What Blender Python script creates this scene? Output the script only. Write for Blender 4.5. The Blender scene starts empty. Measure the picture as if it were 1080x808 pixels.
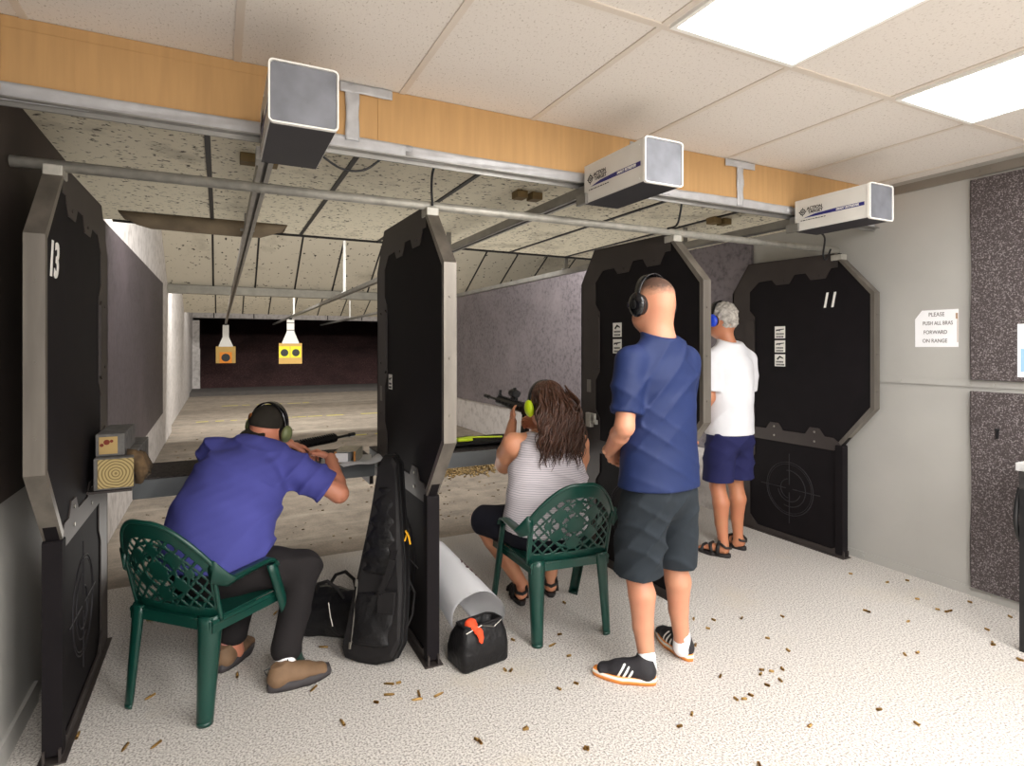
import bpy, bmesh, math, random
import numpy as np
from mathutils import Vector, Matrix, Euler
from mathutils.geometry import tessellate_polygon
PI = math.pi
C = bpy.context.scene.collection
rnd = random.Random(7)
def R(d): return math.radians(d)

# ------------------------------------------------------------------ materials
def new_mat(name):
    m = bpy.data.materials.new(name); m.use_nodes = True
    nt = m.node_tree; b = nt.nodes['Principled BSDF']
    return m, nt, b
def rgb(c): return (c[0], c[1], c[2], 1.0)
def S(r, g, b):
    f = lambda v: (v/255/12.92) if v/255 <= .04045 else ((v/255+.055)/1.055)**2.4
    return (f(r), f(g), f(b))
def coords(nt, scale=(1, 1, 1)):
    tc = nt.nodes.new('ShaderNodeTexCoord'); mp = nt.nodes.new('ShaderNodeMapping')
    nt.links.new(tc.outputs['Object'], mp.inputs['Vector'])
    mp.inputs['Scale'].default_value = scale
    return mp.outputs['Vector']
def noise(nt, vec, scale, detail=3, rough=.5):
    n = nt.nodes.new('ShaderNodeTexNoise'); n.inputs['Scale'].default_value = scale
    n.inputs['Detail'].default_value = detail; n.inputs['Roughness'].default_value = rough
    nt.links.new(vec, n.inputs['Vector']); return n.outputs['Fac']
def ramp(nt, fac, stops):
    r = nt.nodes.new('ShaderNodeValToRGB'); nt.links.new(fac, r.inputs['Fac'])
    e = r.color_ramp.elements
    while len(e) < len(stops): e.new(.5)
    for i, (p, c) in enumerate(stops):
        e[i].position = p; e[i].color = rgb(c) if len(c) == 3 else c
    return r.outputs['Color']
def mixc(nt, fac, a, b, mode='MIX'):
    m = nt.nodes.new('ShaderNodeMix'); m.data_type = 'RGBA'; m.blend_type = mode
    if isinstance(fac, float): m.inputs[0].default_value = fac
    else: nt.links.new(fac, m.inputs[0])
    for i, v in ((6, a), (7, b)):
        if isinstance(v, tuple): m.inputs[i].default_value = rgb(v)
        else: nt.links.new(v, m.inputs[i])
    return m.outputs[2]
def bump(nt, b, h, strength=.2, dist=.01):
    n = nt.nodes.new('ShaderNodeBump'); n.inputs['Strength'].default_value = strength
    n.inputs['Distance'].default_value = dist
    nt.links.new(h, n.inputs['Height']); nt.links.new(n.outputs['Normal'], b.inputs['Normal'])
def math_n(nt, op, a, b=None):
    n = nt.nodes.new('ShaderNodeMath'); n.operation = op
    for i, v in ((0, a), (1, b)):
        if v is None: continue
        if isinstance(v, (int, float)): n.inputs[i].default_value = v
        else: nt.links.new(v, n.inputs[i])
    return n.outputs[0]
def simple(name, col, rough=.5, metal=0., var=.12, nscale=6., bscale=0., bstr=.2, bdist=.003, spec=.5, stretch=(1, 1, 1)):
    m, nt, b = new_mat(name)
    v = coords(nt, stretch)
    f = noise(nt, v, nscale, 4)
    c1 = tuple(max(0, x*(1-var)) for x in col); c2 = tuple(min(1, x*(1+var)) for x in col)
    nt.links.new(ramp(nt, f, [(.3, c1), (.7, c2)]), b.inputs['Base Color'])
    b.inputs['Roughness'].default_value = rough; b.inputs['Metallic'].default_value = metal
    b.inputs['Specular IOR Level'].default_value = spec
    if bscale: bump(nt, b, noise(nt, v, bscale, 4), bstr, bdist)
    return m
def speckled(name, base, dots, dscale, lo, hi, rough=.6, big=None, bstr=.3, bdist=.002, stretch=(1, 1, 1), gap=None):
    """base colour with fine dark or light dots; optional larger dirt patches"""
    m, nt, b = new_mat(name)
    v = coords(nt, stretch)
    f = noise(nt, v, dscale, 2, .6)
    col = ramp(nt, f, [(lo, base), (hi, dots)])
    if big:
        g = noise(nt, v, big[1], 5, .65)
        col = mixc(nt, ramp(nt, g, [(big[2], (0, 0, 0)), (big[3], (1, 1, 1))]), col, big[0])
    nt.links.new(col, b.inputs['Base Color']); b.inputs['Roughness'].default_value = rough
    bump(nt, b, f, bstr, bdist)
    return m
M = {}
M['floor'] = speckled('speckled_epoxy', S(214, 209, 203), S(112, 106, 100), 120, .42, .70, .6, (S(196, 187, 172), 1.3, .56, .80), .35, .002)
def concrete():
    m, nt, b = new_mat('stained_concrete')
    v = coords(nt, (.45, 1.0, 1)); v2 = coords(nt)
    f = noise(nt, v, 1.3, 6, .6); g = noise(nt, v2, 5, 6, .65); h = noise(nt, v2, 70, 3)
    c = ramp(nt, f, [(.3, S(112, 106, 100)), (.5, S(140, 132, 123)), (.62, S(160, 150, 139)), (.8, S(118, 110, 103))])
    c = mixc(nt, .55, c, ramp(nt, g, [(.3, S(110, 104, 98)), (.6, S(170, 160, 148))]), 'MIX')
    c = mixc(nt, .4, c, ramp(nt, h, [(.35, S(120, 112, 104)), (.65, S(185, 175, 162))]), 'OVERLAY')
    w = noise(nt, coords(nt, (.12, .9, 1)), 2.2, 5, .7)
    c = mixc(nt, ramp(nt, w, [(.55, (0, 0, 0)), (.74, (.6, .6, .6))]), c, S(196, 187, 172))
    nt.links.new(c, b.inputs['Base Color']); b.inputs['Roughness'].default_value = .75
    bump(nt, b, g, .25, .01); return m
M['concrete'] = concrete()
M['tile'] = speckled('acoustic_tile', S(226, 219, 211), S(176, 164, 150), 130, .60, .72, .9, None, .3, .003, (1, .6, 1))
M['grid'] = simple('grid_bar_paint', S(214, 203, 190), .5, 0, .03)
M['dirtytile'] = speckled('sooty_ceiling_tile', S(214, 206, 184), S(50, 44, 36), 34, .585, .70, .9, (S(100, 92, 76), 1.5, .56, .85), .3, .003)
M['baffle'] = speckled('baffle_tile', S(206, 198, 180), S(60, 54, 46), 15, .64, .70, .9, (S(150, 142, 124), 1.5, .55, .85), .3, .003)
M['steelwall'] = simple('painted_steel_wall', S(172, 170, 165), .42, .0, .05, 2.2, 60, .05, .001)
M['lanewall'] = speckled('white_lane_wall', S(212, 207, 205), S(176, 170, 168), 9, .45, .75, .7, (S(150, 146, 142), 1.2, .6, .85))
M['mauvepanel'] = speckled('worn_rubber_wall_panel', S(118, 111, 116), S(80, 74, 78), 22, .45, .75, .6, (S(132, 124, 128), 1.1, .5, .75), .25, .003)
M['darkpanel'] = speckled('dark_rubber_wall_panel', S(72, 65, 70), S(48, 42, 45), 18, .42, .75, .55, (S(88, 78, 84), .9, .5, .8), .25, .003)
M['shade_ceil'] = simple('wall_shade_and_ceiling_brown', S(58, 47, 42), .7, 0, .25, 3)  # brown for the painted-in shade on the left wall and the far ceiling
M['foam'] = speckled('speckled_foam', S(70, 62, 62), S(136, 129, 129), 140, .52, .66, .95, None, .9, .006)
M['rubber'] = simple('black_ballistic_rubber', S(17, 13, 16), .75, 0, .2, 9, 120, .25, .001, spec=.2)
M['darksteel'] = simple('dark_powder_steel', S(62, 56, 54), .5, .2, .12, 5, 140, .06, .0006, spec=.35)
M['stainless'] = simple('brushed_stainless', S(124, 118, 110), .38, .6, .25, 14, 180, .08, .0008, stretch=(1, 1, .12))
M['galv'] = simple('galvanised_pipe', S(176, 173, 164), .45, .35, .18, 22, 90, .1, .001)
M['rail'] = simple('dull_aluminium', S(150, 148, 144), .4, .7, .15, 8)
M['cardboard'] = simple('brown_cardboard', S(188, 148, 98), .8, 0, .07, 3, 0, stretch=(12, 1, 1))
M['tape'] = simple('silver_duct_tape', S(186, 186, 188), .36, .15, .12, 14, 22, .5, .006)
M['casetin'] = simple('grey_cast_aluminium', S(118, 120, 127), .45, .2, .22, 9, 20, .1, .001)
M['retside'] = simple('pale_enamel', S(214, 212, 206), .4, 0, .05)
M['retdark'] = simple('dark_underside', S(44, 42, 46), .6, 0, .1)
M['white'] = simple('white_paint', S(238, 236, 230), .5, 0, .02)
M['black'] = simple('matt_black', S(20, 20, 22), .5, 0, .1)
M['gloss'] = simple('gloss_black_plastic', S(16, 16, 19), .16, 0, .05)
M['navyink'] = simple('navy_ink', S(30, 32, 110), .5, 0, .03)
M['green'] = simple('dark_green_plastic', S(12, 58, 49), .3, 0, .10, 5, 0)
M['wood'] = simple('pine_end_grain', S(168, 142, 92), .8, 0, .1)
M['greybrick'] = simple('weathered_timber', S(96, 94, 92), .9, 0, .3, 20, 60, .6, .004)
M['benchtop'] = speckled('carpeted_bench_top', S(66, 60, 58), S(40, 36, 35), 90, .42, .62, .95)
M['benchface'] = simple('grey_bench_face', S(110, 114, 116), .5, .2, .06)
M['brass'] = simple('spent_brass', S(196, 158, 92), .38, .45, .2, 60)
M['rubberberm'] = speckled('granulated_rubber_berm', S(66, 42, 44), S(120, 92, 90), 34, .5, .72, .95, (S(44, 28, 30), .8, .45, .75), .9, .03)
M['nylon'] = simple('black_nylon', S(26, 24, 25), .65, 0, .15, 20, 260, .35, .0015, spec=.3)
M['nylon2'] = simple('black_nylon_panel', S(17, 16, 18), .5, 0, .15, 9, 26, .6, .014, spec=.35)
M['zip'] = simple('metal_zip', S(150, 146, 138), .35, .8, .1)
M['yellow'] = simple('yellow_cord', S(232, 170, 26), .6)
M['paper'] = simple('white_paper', S(240, 240, 242), .6, 0, .02)
M['orange'] = simple('orange_cloth', S(226, 74, 34), .8, 0, .1)
M['neon'] = simple('neon_yellow_plastic', S(206, 232, 30), .4, 0, .03)
M['targ_card'] = simple('target_cardboard', S(206, 168, 98), .8, 0, .05)
M['targ_orange'] = simple('orange_target_paper', S(246, 150, 50), .7, 0, .03)
M['targ_yellow'] = simple('yellow_target_paper', S(232, 224, 50), .7, 0, .03)
M['olive'] = simple('olive_plastic', S(106, 112, 74), .5, 0, .1)
M['blueplastic'] = simple('blue_plastic', S(24, 62, 190), .35, 0, .05)
M['gun'] = simple('gun_black', S(24, 24, 26), .38, .3, .1, 30)
M['pink'] = simple('skin_sock', S(190, 130, 120), .7)
def ringwood():
    m, nt, b = new_mat('growth_ring_end_grain')
    v = coords(nt)
    s = nt.nodes.new('ShaderNodeSeparateXYZ'); nt.links.new(v, s.inputs[0])
    r = math_n(nt, 'SQRT', math_n(nt, 'ADD', math_n(nt, 'MULTIPLY', s.outputs[0], s.outputs[0]), math_n(nt, 'MULTIPLY', s.outputs[2], s.outputs[2])))
    r = math_n(nt, 'ADD', r, math_n(nt, 'MULTIPLY', noise(nt, v, 18, 2), .012))
    w = math_n(nt, 'SINE', math_n(nt, 'MULTIPLY', r, 520.))
    nt.links.new(ramp(nt, math_n(nt, 'ADD', math_n(nt, 'MULTIPLY', w, .5), .5), [(.0, S(108, 92, 56)), (.6, S(172, 152, 104))]), b.inputs['Base Color'])
    b.inputs['Roughness'].default_value = .85; return m
M['rings'] = ringwood()
def fabric(name, col, bscale=380, fold=9, fstr=.45, fdist=.014, rough=.85, stripes=None):
    m, nt, b = new_mat(name); v = coords(nt)
    f = noise(nt, v, 4, 3)
    c = ramp(nt, f, [(.3, tuple(x*.9 for x in col)), (.7, tuple(min(1, x*1.08) for x in col))])
    if stripes:
        s = nt.nodes.new('ShaderNodeSeparateXYZ'); nt.links.new(v, s.inputs[0])
        wob = math_n(nt, 'ADD', s.outputs[2], math_n(nt, 'MULTIPLY', noise(nt, v, 5, 2), .03))
        w = math_n(nt, 'SINE', math_n(nt, 'MULTIPLY', wob, 2*PI/stripes[1]))
        c = mixc(nt, ramp(nt, w, [(.55, (0, 0, 0)), (.75, (1, 1, 1))]), c, stripes[0])
    nt.links.new(c, b.inputs['Base Color']); b.inputs['Roughness'].default_value = rough
    b.inputs['Specular IOR Level'].default_value = .25
    g = noise(nt, coords(nt, (1, 1, .55)), fold, 2, .4)
    bump(nt, b, g, fstr, fdist)
    return m
def skin(name, col, red=S(196, 110, 88)):
    m, nt, b = new_mat(name); v = coords(nt)
    f = noise(nt, v, 9, 5, .6)
    nt.links.new(ramp(nt, f, [(.35, col), (.75, tuple(col[i]*.6+red[i]*.4 for i in range(3)))]), b.inputs['Base Color'])
    b.inputs['Roughness'].default_value = .5
    b.inputs['Subsurface Weight'].default_value = .06; b.inputs['Subsurface Radius'].default_value = (.6, .25, .15)
    b.inputs['Subsurface Scale'].default_value = .02
    bump(nt, b, noise(nt, v, 220, 3), .12, .0015); return m
def hair_fade(name, skin_c, hair_c, z0, z1):
    m, nt, b = new_mat(name); v = coords(nt); s = nt.nodes.new('ShaderNodeSeparateXYZ'); nt.links.new(v, s.inputs[0])
    z = math_n(nt, 'ADD', s.outputs[2], math_n(nt, 'MULTIPLY', noise(nt, v, 60, 4, .7), .05))
    f = math_n(nt, 'DIVIDE', math_n(nt, 'SUBTRACT', z, z0+.025), z1-z0)
    nt.links.new(mixc(nt, ramp(nt, f, [(0, (0, 0, 0)), (1, (1, 1, 1))]), skin_c, hair_c), b.inputs['Base Color']); b.inputs['Roughness'].default_value = .65
    bump(nt, b, noise(nt, v, 320, 3), .3, .002); return m
M['skin_fair'] = skin('fair_skin', S(196, 142, 112))
M['skin_tan'] = skin('tanned_skin', S(180, 122, 88))
M['skin_pink'] = skin('pink_skin', S(214, 152, 116))
M['skin_red'] = skin('ruddy_skin', S(196, 132, 104))
M['poloblue'] = fabric('blue_sports_shirt', S(30, 43, 84), rough=.6)
M['tee_white'] = fabric('white_cotton', S(218, 218, 222))
M['tee_violet'] = fabric('violet_blue_cotton', S(72, 74, 146), fold=10)
M['tank'] = fabric('striped_jersey', S(214, 207, 212), stripes=(S(164, 158, 168), .0115))
M['shorts_black'] = fabric('faded_black_denim', S(38, 44, 50), fold=11, rough=.9)
M['shorts_navy'] = fabric('navy_cotton', S(32, 34, 76))
M['pants'] = fabric('black_trousers', S(32, 29, 30), fold=12)
M['shorts_dark'] = fabric('black_knit', S(26, 26, 36))
M['cap'] = fabric('black_cap_cloth', S(40, 36, 30), fold=20)
M['hair_brown'] = simple('brown_hair', S(70, 44, 32), .42, 0, .5, 14, 0, stretch=(6, 6, .5))
M['hair_grey'] = simple('grey_hair', S(168, 162, 154), .6, 0, .4, 40, 60, .6, .006)
M['hair_buzz'] = simple('cropped_hair', S(122, 86, 64), .8, 0, .15, 90, 300, .4, .002)
M['shoe_brown'] = simple('brown_suede', S(118, 92, 68), .75, 0, .15, 14, 50, .3, .004)
M['shoe_sole'] = simple('dark_rubber_sole', S(58, 54, 56), .7, 0, .15)
M['shoe_black'] = simple('black_mesh', S(34, 32, 36), .7, 0, .15, 30, 300, .4, .002)
M['shoe_mid'] = simple('orange_midsole', S(244, 152, 70), .5, 0, .06)
M['sole_white'] = simple('white_foam_sole', S(226, 220, 210), .5, 0, .04)
M['sandal'] = simple('black_sandal', S(32, 28, 28), .6)
M['iris'] = simple('brown_iris', S(60, 40, 28), .2)
M['lensdark'] = simple('dark_lens', S(40, 34, 60), .1)

# ------------------------------------------------------------------ objects
def tag(o, label, cat, group=None):
    o['label'] = label; o['category'] = cat
    if group: o['group'] = group
    return o
def thing(name, label, cat, loc=(0, 0, 0), rotz=0., group=None):
    o = bpy.data.objects.new(name, None); C.objects.link(o)
    o.empty_display_size = .1
    o.location = loc; o.rotation_euler = (0, 0, rotz)
    return tag(o, label, cat, group)
def obj(name, bm, mat, parent=None, smooth=False, loc=None):
    """finish a bmesh (or take mesh data) as ONE linked mesh object"""
    if isinstance(bm, bpy.types.Mesh): me = bm; me.name = name
    else:
        me = bpy.data.meshes.new(name)
        bmesh.ops.recalc_face_normals(bm, faces=bm.faces[:])
        bm.to_mesh(me); bm.free()
    mats = mat if isinstance(mat, (list, tuple)) else [mat]
    me.materials.clear()
    for x in mats: me.materials.append(x)
    if smooth:
        for p in me.polygons: p.use_smooth = True
    o = bpy.data.objects.new(name, me); C.objects.link(o)
    if parent: o.parent = parent
    if loc is not None: o.location = loc
    return o
def struct(name, bm, mat, smooth=False):
    o = obj(name, bm, mat, None, smooth); o['kind'] = 'structure'; return o
def origin(o, p=None):
    """move a mesh object's origin to p (world) keeping its shape in place"""
    me = o.data
    if p is None:
        n = len(me.vertices); a = np.empty(n*3); me.vertices.foreach_get('co', a); a = a.reshape(-1, 3)
        p = ((a[:, 0].min()+a[:, 0].max())/2, (a[:, 1].min()+a[:, 1].max())/2, a[:, 2].min())
    me.transform(Matrix.Translation(-Vector(p))); o.location = Vector(p); return o
def copy_tree(o, parent=None):
    c = o.copy(); C.objects.link(c); c.parent = parent
    for ch in list(o.children): copy_tree(ch, c)
    return c
def B(): return bmesh.new()
def box(bm, lo, hi, mat=None, mi=0, bev=0.):
    vs = [bm.verts.new((x, y, z)) for x in (lo[0], hi[0]) for y in (lo[1], hi[1]) for z in (lo[2], hi[2])]
    fs = [(0, 1, 3, 2), (4, 6, 7, 5), (0, 4, 5, 1), (2, 3, 7, 6), (0, 2, 6, 4), (1, 5, 7, 3)]
    fl = [bm.faces.new([vs[i] for i in f]) for f in fs]
    bmesh.ops.recalc_face_normals(bm, faces=fl)
    for f in fl: f.material_index = mi
    if bev:
        ed = list({e for f in fl for e in f.edges})
        r = bmesh.ops.bevel(bm, geom=ed, offset=bev, segments=2, affect='EDGES', profile=.5)
        vs = list({v for f in r['faces'] for v in f.verts} | {v for v in vs if v.is_valid})
    if mat is not None: bmesh.ops.transform(bm, matrix=mat, verts=[v for v in vs if v.is_valid])
    return vs
def loft(bm, rings, cap=True, closed=True, mi=0):
    rv = [[bm.verts.new(p) for p in r] for r in rings]
    n = len(rv[0])
    for a, b in zip(rv[:-1], rv[1:]):
        for i in range(n if closed else n-1):
            j = (i+1) % n
            f = bm.faces.new((a[i], a[j], b[j], b[i])); f.material_index = mi
    if cap:
        for r in (rv[0][::-1], rv[-1]):
            try: bm.faces.new(r).material_index = mi
            except Exception: pass
    return rv
def frame_for(d):
    d = Vector(d).normalized(); up = Vector((0, 0, 1)) if abs(d.z) < .95 else Vector((0, 1, 0))
    a = d.cross(up).normalized(); return a, a.cross(d).normalized()
def tube(bm, pts, r, n=10, mi=0, cap=True):
    pts = [Vector(p) for p in pts]; k = len(pts)
    rs = r if isinstance(r, (list, tuple)) else [r]*k
    rings = []; a = None
    for i, p in enumerate(pts):
        d = (pts[min(i+1, k-1)]-pts[max(i-1, 0)])
        if a is None: a, b = frame_for(d)
        else:
            d.normalize(); a = (a-d*a.dot(d)).normalized(); b = a.cross(d)
        rings.append([p+(a*math.cos(2*PI*j/n)+b*math.sin(2*PI*j/n))*rs[i] for j in range(n)])
    return loft(bm, rings, cap, True, mi)
def bar(bm, p, q, w, h, mi=0, up=(0, 0, 1)):
    """rectangular bar from p to q, w wide sideways, h tall"""
    p, q = Vector(p), Vector(q); d = (q-p).normalized(); u = Vector(up)
    s = d.cross(u).normalized(); u = s.cross(d)
    r = [[c+s*(x*w/2)+u*(y*h/2) for x, y in ((-1, -1), (1, -1), (1, 1), (-1, 1))] for c in (p, q)]
    return loft(bm, r, True, True, mi)
def plate(bm, outer, holes, fn, t0, t1, mi=0):
    """flat plate from a 2D outline (with holes) extruded between t0 and t1; fn(a, b, t) -> 3D"""
    polys = [[Vector((a, b, 0)) for a, b in outer]]+[[Vector((a, b, 0)) for a, b in h] for h in holes]
    flat = [p for pl in polys for p in pl]
    tri = tessellate_polygon(polys)
    v0 = [bm.verts.new(fn(p.x, p.y, t0)) for p in flat]; v1 = [bm.verts.new(fn(p.x, p.y, t1)) for p in flat]
    for t in tri:
        for vv in (v0, v1):
            try: bm.faces.new([vv[i] for i in t]).material_index = mi
            except Exception: pass
    o = 0
    for pl in polys:
        n = len(pl)
        for i in range(n):
            j = (i+1) % n
            try: bm.faces.new((v0[o+i], v0[o+j], v1[o+j], v1[o+i])).material_index = mi
            except Exception: pass
        o += n
def rrect(a0, b0, a1, b1, r, n=5):
    out = []
    for cx, cy, s in ((a1-r, b1-r, 0), (a0+r, b1-r, 90), (a0+r, b0+r, 180), (a1-r, b0+r, 270)):
        for i in range(n+1):
            t = R(s+90*i/n); out.append((cx+r*math.cos(t), cy+r*math.sin(t)))
    return out
def text_mesh(s, size, extrude=.0006, shear=0., bold=0., align='CENTER'):
    cu = bpy.data.curves.new('t', 'FONT'); cu.body = s; cu.size = size; cu.extrude = extrude; cu.shear = shear
    cu.offset = bold; cu.align_x = align; cu.align_y = 'CENTER'; cu.resolution_u = 3
    o = bpy.data.objects.new('t', cu); C.objects.link(o)
    dg = bpy.context.evaluated_depsgraph_get(); dg.update()
    me = bpy.data.meshes.new_from_object(o.evaluated_get(dg))
    bpy.data.objects.remove(o); bpy.data.curves.remove(cu)
    return me
def basis(o, ex, ey, ez=None):
    ex = Vector(ex).normalized(); ey = Vector(ey).normalized(); ez = Vector(ez) if ez else ex.cross(ey)
    m = Matrix.Identity(4)
    for i, v in enumerate((ex, ey, ez)):
        for k in range(3): m[k][i] = v[k]
    m.translation = Vector(o); return m

# ------------------------------------------------------------------ implicit surfaces (smooth bodies, clothes, bags)
class SDF:
    def __init__(s, res=.008): s.ops = []; s.res = res; s.mx = Matrix.Identity(4)
    def P(s, p): return np.array(s.mx @ Vector(p), dtype=np.float32)
    def V(s, v): return np.array(s.mx.to_3x3() @ Vector(v), dtype=np.float32)
    def tube(s, pts, radii, side=(1, 0, 0), k=.02, op='add', inner=.01):
        pts = [s.P(p) for p in pts]; rr = [(r, r) if not isinstance(r, (tuple, list)) else r for r in radii]
        side = s.V(side)
        m = max(max(r) for r in rr)+k+.02
        lo = np.min(pts, 0)-m; hi = np.max(pts, 0)+m
        def f(X):
            D = None
            for i in range(len(pts)-1):
                a, b = pts[i], pts[i+1]; d = b-a; L = float(np.linalg.norm(d))+1e-9; u = d/L
                sd = side-u*np.dot(side, u); n = np.linalg.norm(sd)
                if n < 1e-3:
                    t_ = np.array([0, 1, 0], np.float32); sd = t_-u*np.dot(t_, u); n = np.linalg.norm(sd)
                sd = sd/n; fw = np.cross(u, sd)
                q = X-a; al = q@u; t = np.clip(al/L, 0, 1)
                r1 = rr[i][0]*(1-t)+rr[i+1][0]*t; r2 = rr[i][1]*(1-t)+rr[i+1][1]*t
                over = al-t*L; mn = np.minimum(r1, r2)
                kk = np.sqrt(((q@sd)/r1)**2+((q@fw)/r2)**2+(over/mn)**2)
                dd = (kk-1)*mn
                D = dd if D is None else smin(D, dd, inner)
            return D
        s.ops.append((op, k, f, lo, hi)); return s
    def ell(s, c, r, ex=(1, 0, 0), ey=(0, 1, 0), k=.02, op='add'):
        c = s.P(c); ex = s.V(ex); ex = ex/np.linalg.norm(ex); ey = s.V(ey); ey = ey-ex*np.dot(ex, ey); ey = ey/np.linalg.norm(ey); ez = np.cross(ex, ey)
        m = max(r)+k+.02
        def f(X):
            q = X-c
            kk = np.sqrt(((q@ex)/r[0])**2+((q@ey)/r[1])**2+((q@ez)/r[2])**2)
            return (kk-1)*min(r)
        s.ops.append((op, k, f, c-m, c+m)); return s
    def cut(s, p, n, k=.004):
        """keep the side the normal points away from"""
        p = s.P(p); n = s.V(n); n = n/np.linalg.norm(n)
        def f(X): return (X-p)@n
        s.ops.append(('int', k, f, None, None)); return s
    def func(s, f): s.ops.append(('disp', 0, f, None, None)); return s
    def mesh(s, name='m'):
        adds = [o for o in s.ops if o[0] == 'add']
        lo = np.min([o[3] for o in adds], 0); hi = np.max([o[4] for o in adds], 0)
        h = s.res; n = np.ceil((hi-lo)/h).astype(int)+1
        D = np.full(tuple(n), .2, np.float32)
        ax = [lo[i]+h*np.arange(n[i], dtype=np.float32) for i in range(3)]
        for op, k, f, a, b in s.ops:
            if a is None: i0 = np.zeros(3, int); i1 = n
            else:
                i0 = np.clip(np.floor((a-lo)/h).astype(int), 0, n); i1 = np.clip(np.ceil((b-lo)/h).astype(int)+1, 0, n)
            if (i1 <= i0).any(): continue
            G = np.stack(np.meshgrid(ax[0][i0[0]:i1[0]], ax[1][i0[1]:i1[1]], ax[2][i0[2]:i1[2]], indexing='ij'), -1)
            d = f(G); sl = tuple(slice(i0[i], i1[i]) for i in range(3))
            if op == 'add': D[sl] = smin(D[sl], d, k)
            elif op == 'sub': D[sl] = -smin(-D[sl], d, k)
            elif op == 'int': D[sl] = -smin(-D[sl], -d, k)
            elif op == 'disp': D[sl] = D[sl]+d
        D[0] = D[-1] = .1; D[:, 0] = D[:, -1] = .1; D[:, :, 0] = D[:, :, -1] = .1
        return nets(D, lo, h, name)
def smin(a, b, k):
    if k <= 0: return np.minimum(a, b)
    hh = np.maximum(k-np.abs(a-b), 0)/k
    return np.minimum(a, b)-hh*hh*k*.25
def nets(D, lo, h, name):
    ins = D < 0; n = D.shape
    c = np.zeros(tuple(x-1 for x in n), np.int8)
    for i in (0, 1):
        for j in (0, 1):
            for k in (0, 1): c += ins[i:n[0]-1+i, j:n[1]-1+j, k:n[2]-1+k]
    act = (c > 0) & (c < 8); idx = -np.ones(c.shape, np.int64); cells = np.argwhere(act); idx[act] = np.arange(len(cells))
    acc = np.zeros((len(cells), 3)); cnt = np.zeros(len(cells))
    I, J, K = cells.T
    cor = [(i, j, k) for i in (0, 1) for j in (0, 1) for k in (0, 1)]
    for a in cor:
        for ax in range(3):
            if a[ax]: continue
            b = list(a); b[ax] = 1
            da = D[I+a[0], J+a[1], K+a[2]]; db = D[I+b[0], J+b[1], K+b[2]]
            x = (da < 0) != (db < 0); t = np.where(x, da/(da-db+1e-12), 0)
            p = np.array(a, float)[None, :].repeat(len(cells), 0); p[:, ax] = t
            acc += p*x[:, None]; cnt += x
    V = (cells+acc/np.maximum(cnt, 1)[:, None])*h+lo
    F = []
    for ax in range(3):
        sl0 = [slice(1, n[i]-1) for i in range(3)]; sl0[ax] = slice(0, n[ax]-1)
        sl1 = list(sl0); sl1[ax] = slice(1, n[ax])
        a = ins[tuple(sl0)]; b = ins[tuple(sl1)]
        e = np.argwhere(a != b); 
        if not len(e): continue
        flip = a[tuple(e.T)]
        base = e.copy(); 
        for i in range(3):
            if i != ax: base[:, i] += 1
        u, v = [(1, 2), (2, 0), (0, 1)][ax]
        q = []
        for du, dv in ((-1, -1), (0, -1), (0, 0), (-1, 0)):
            cc = base.copy(); cc[:, u] += du; cc[:, v] += dv
            q.append(idx[tuple(cc.T)])
        q = np.stack(q, 1); q[~flip] = q[~flip][:, ::-1]
        F.append(q)
    F = np.concatenate(F); F = F[(F >= 0).all(1)]
    me = bpy.data.meshes.new(name)
    me.vertices.add(len(V)); me.vertices.foreach_set('co', V.astype(np.float32).ravel())
    me.loops.add(len(F)*4); me.loops.foreach_set('vertex_index', F.ravel().astype(np.int32))
    me.polygons.add(len(F)); me.polygons.foreach_set('loop_start', np.arange(0, len(F)*4, 4, dtype=np.int32))
    me.polygons.foreach_set('loop_total', np.full(len(F), 4, np.int32))
    me.polygons.foreach_set('use_smooth', np.ones(len(F), bool))
    me.update(calc_edges=True); me.validate()
    return me
def folds(amp, fz=9., fx=14., seed=0.):
    """soft cloth folds"""
    def f(X):
        x, y, z = X[..., 0], X[..., 1], X[..., 2]
        w = .5*np.sin(7*x+3*z+seed)+.5*np.sin(6*y-4*z+1.3*seed)
        a = np.sin(fx*x+fz*z+2.2*w+seed)*np.sin(fx*y-fz*.7*z+1.7*w+2*seed)
        b = np.sin(2.3*fx*x-1.9*fz*z+3*w)*np.sin(1.9*fx*y+2.4*fz*z+seed)
        return (amp*(a+.45*b)).astype(np.float32)
    return f
def creases(amp, f=30., seed=0.):
    def g(X):
        x, y, z = X[..., 0], X[..., 1], X[..., 2]
        w1 = 2.2*np.sin(6*x+5*z+seed)+1.7*np.sin(8*y-4*z+2*seed); w2 = 2.*np.sin(7*x-3*z+1.5*seed)+1.6*np.sin(6*y+5*z+seed)
        r1 = 1-np.abs(np.sin(.5*f*(.45*x+.35*y+.95*z)+w1)); r2 = 1-np.abs(np.sin(.42*f*(-.8*x+.5*y+.8*z)+w2))
        m1 = np.clip(.45+.9*np.sin(5*x+6*z+4*y+seed*3), 0, 1); m2 = np.clip(.45+.9*np.sin(6*x-7*z+3*y+seed*5), 0, 1)
        return (-amp*(r1**1.7*m1+r2**1.7*m2-.45)).astype(np.float32)
    return g
def join(meshes, name):
    bm = B()
    for m in meshes: bm.from_mesh(m)
    me = bpy.data.meshes.new(name); bm.to_mesh(me); bm.free()
    for p in me.polygons: p.use_smooth = True
    return me
# ================================================================== THE SETTING
CH = 2.60                       # room ceiling
XL, XR = -.70, 4.06
YB = 2.47                       # plane of the cardboard header
LY = 4.33                       # epoxy ends, bare concrete begins
bm = B(); box(bm, (XL-.2, -3.2, -.06), (XR+.2, LY, 0)); struct('floor', bm, M['floor'])
bm = B(); box(bm, (-1.4, LY, -.06), (8.4, 22.6, -.002)); o = struct('floor', bm, M['concrete'])
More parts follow.
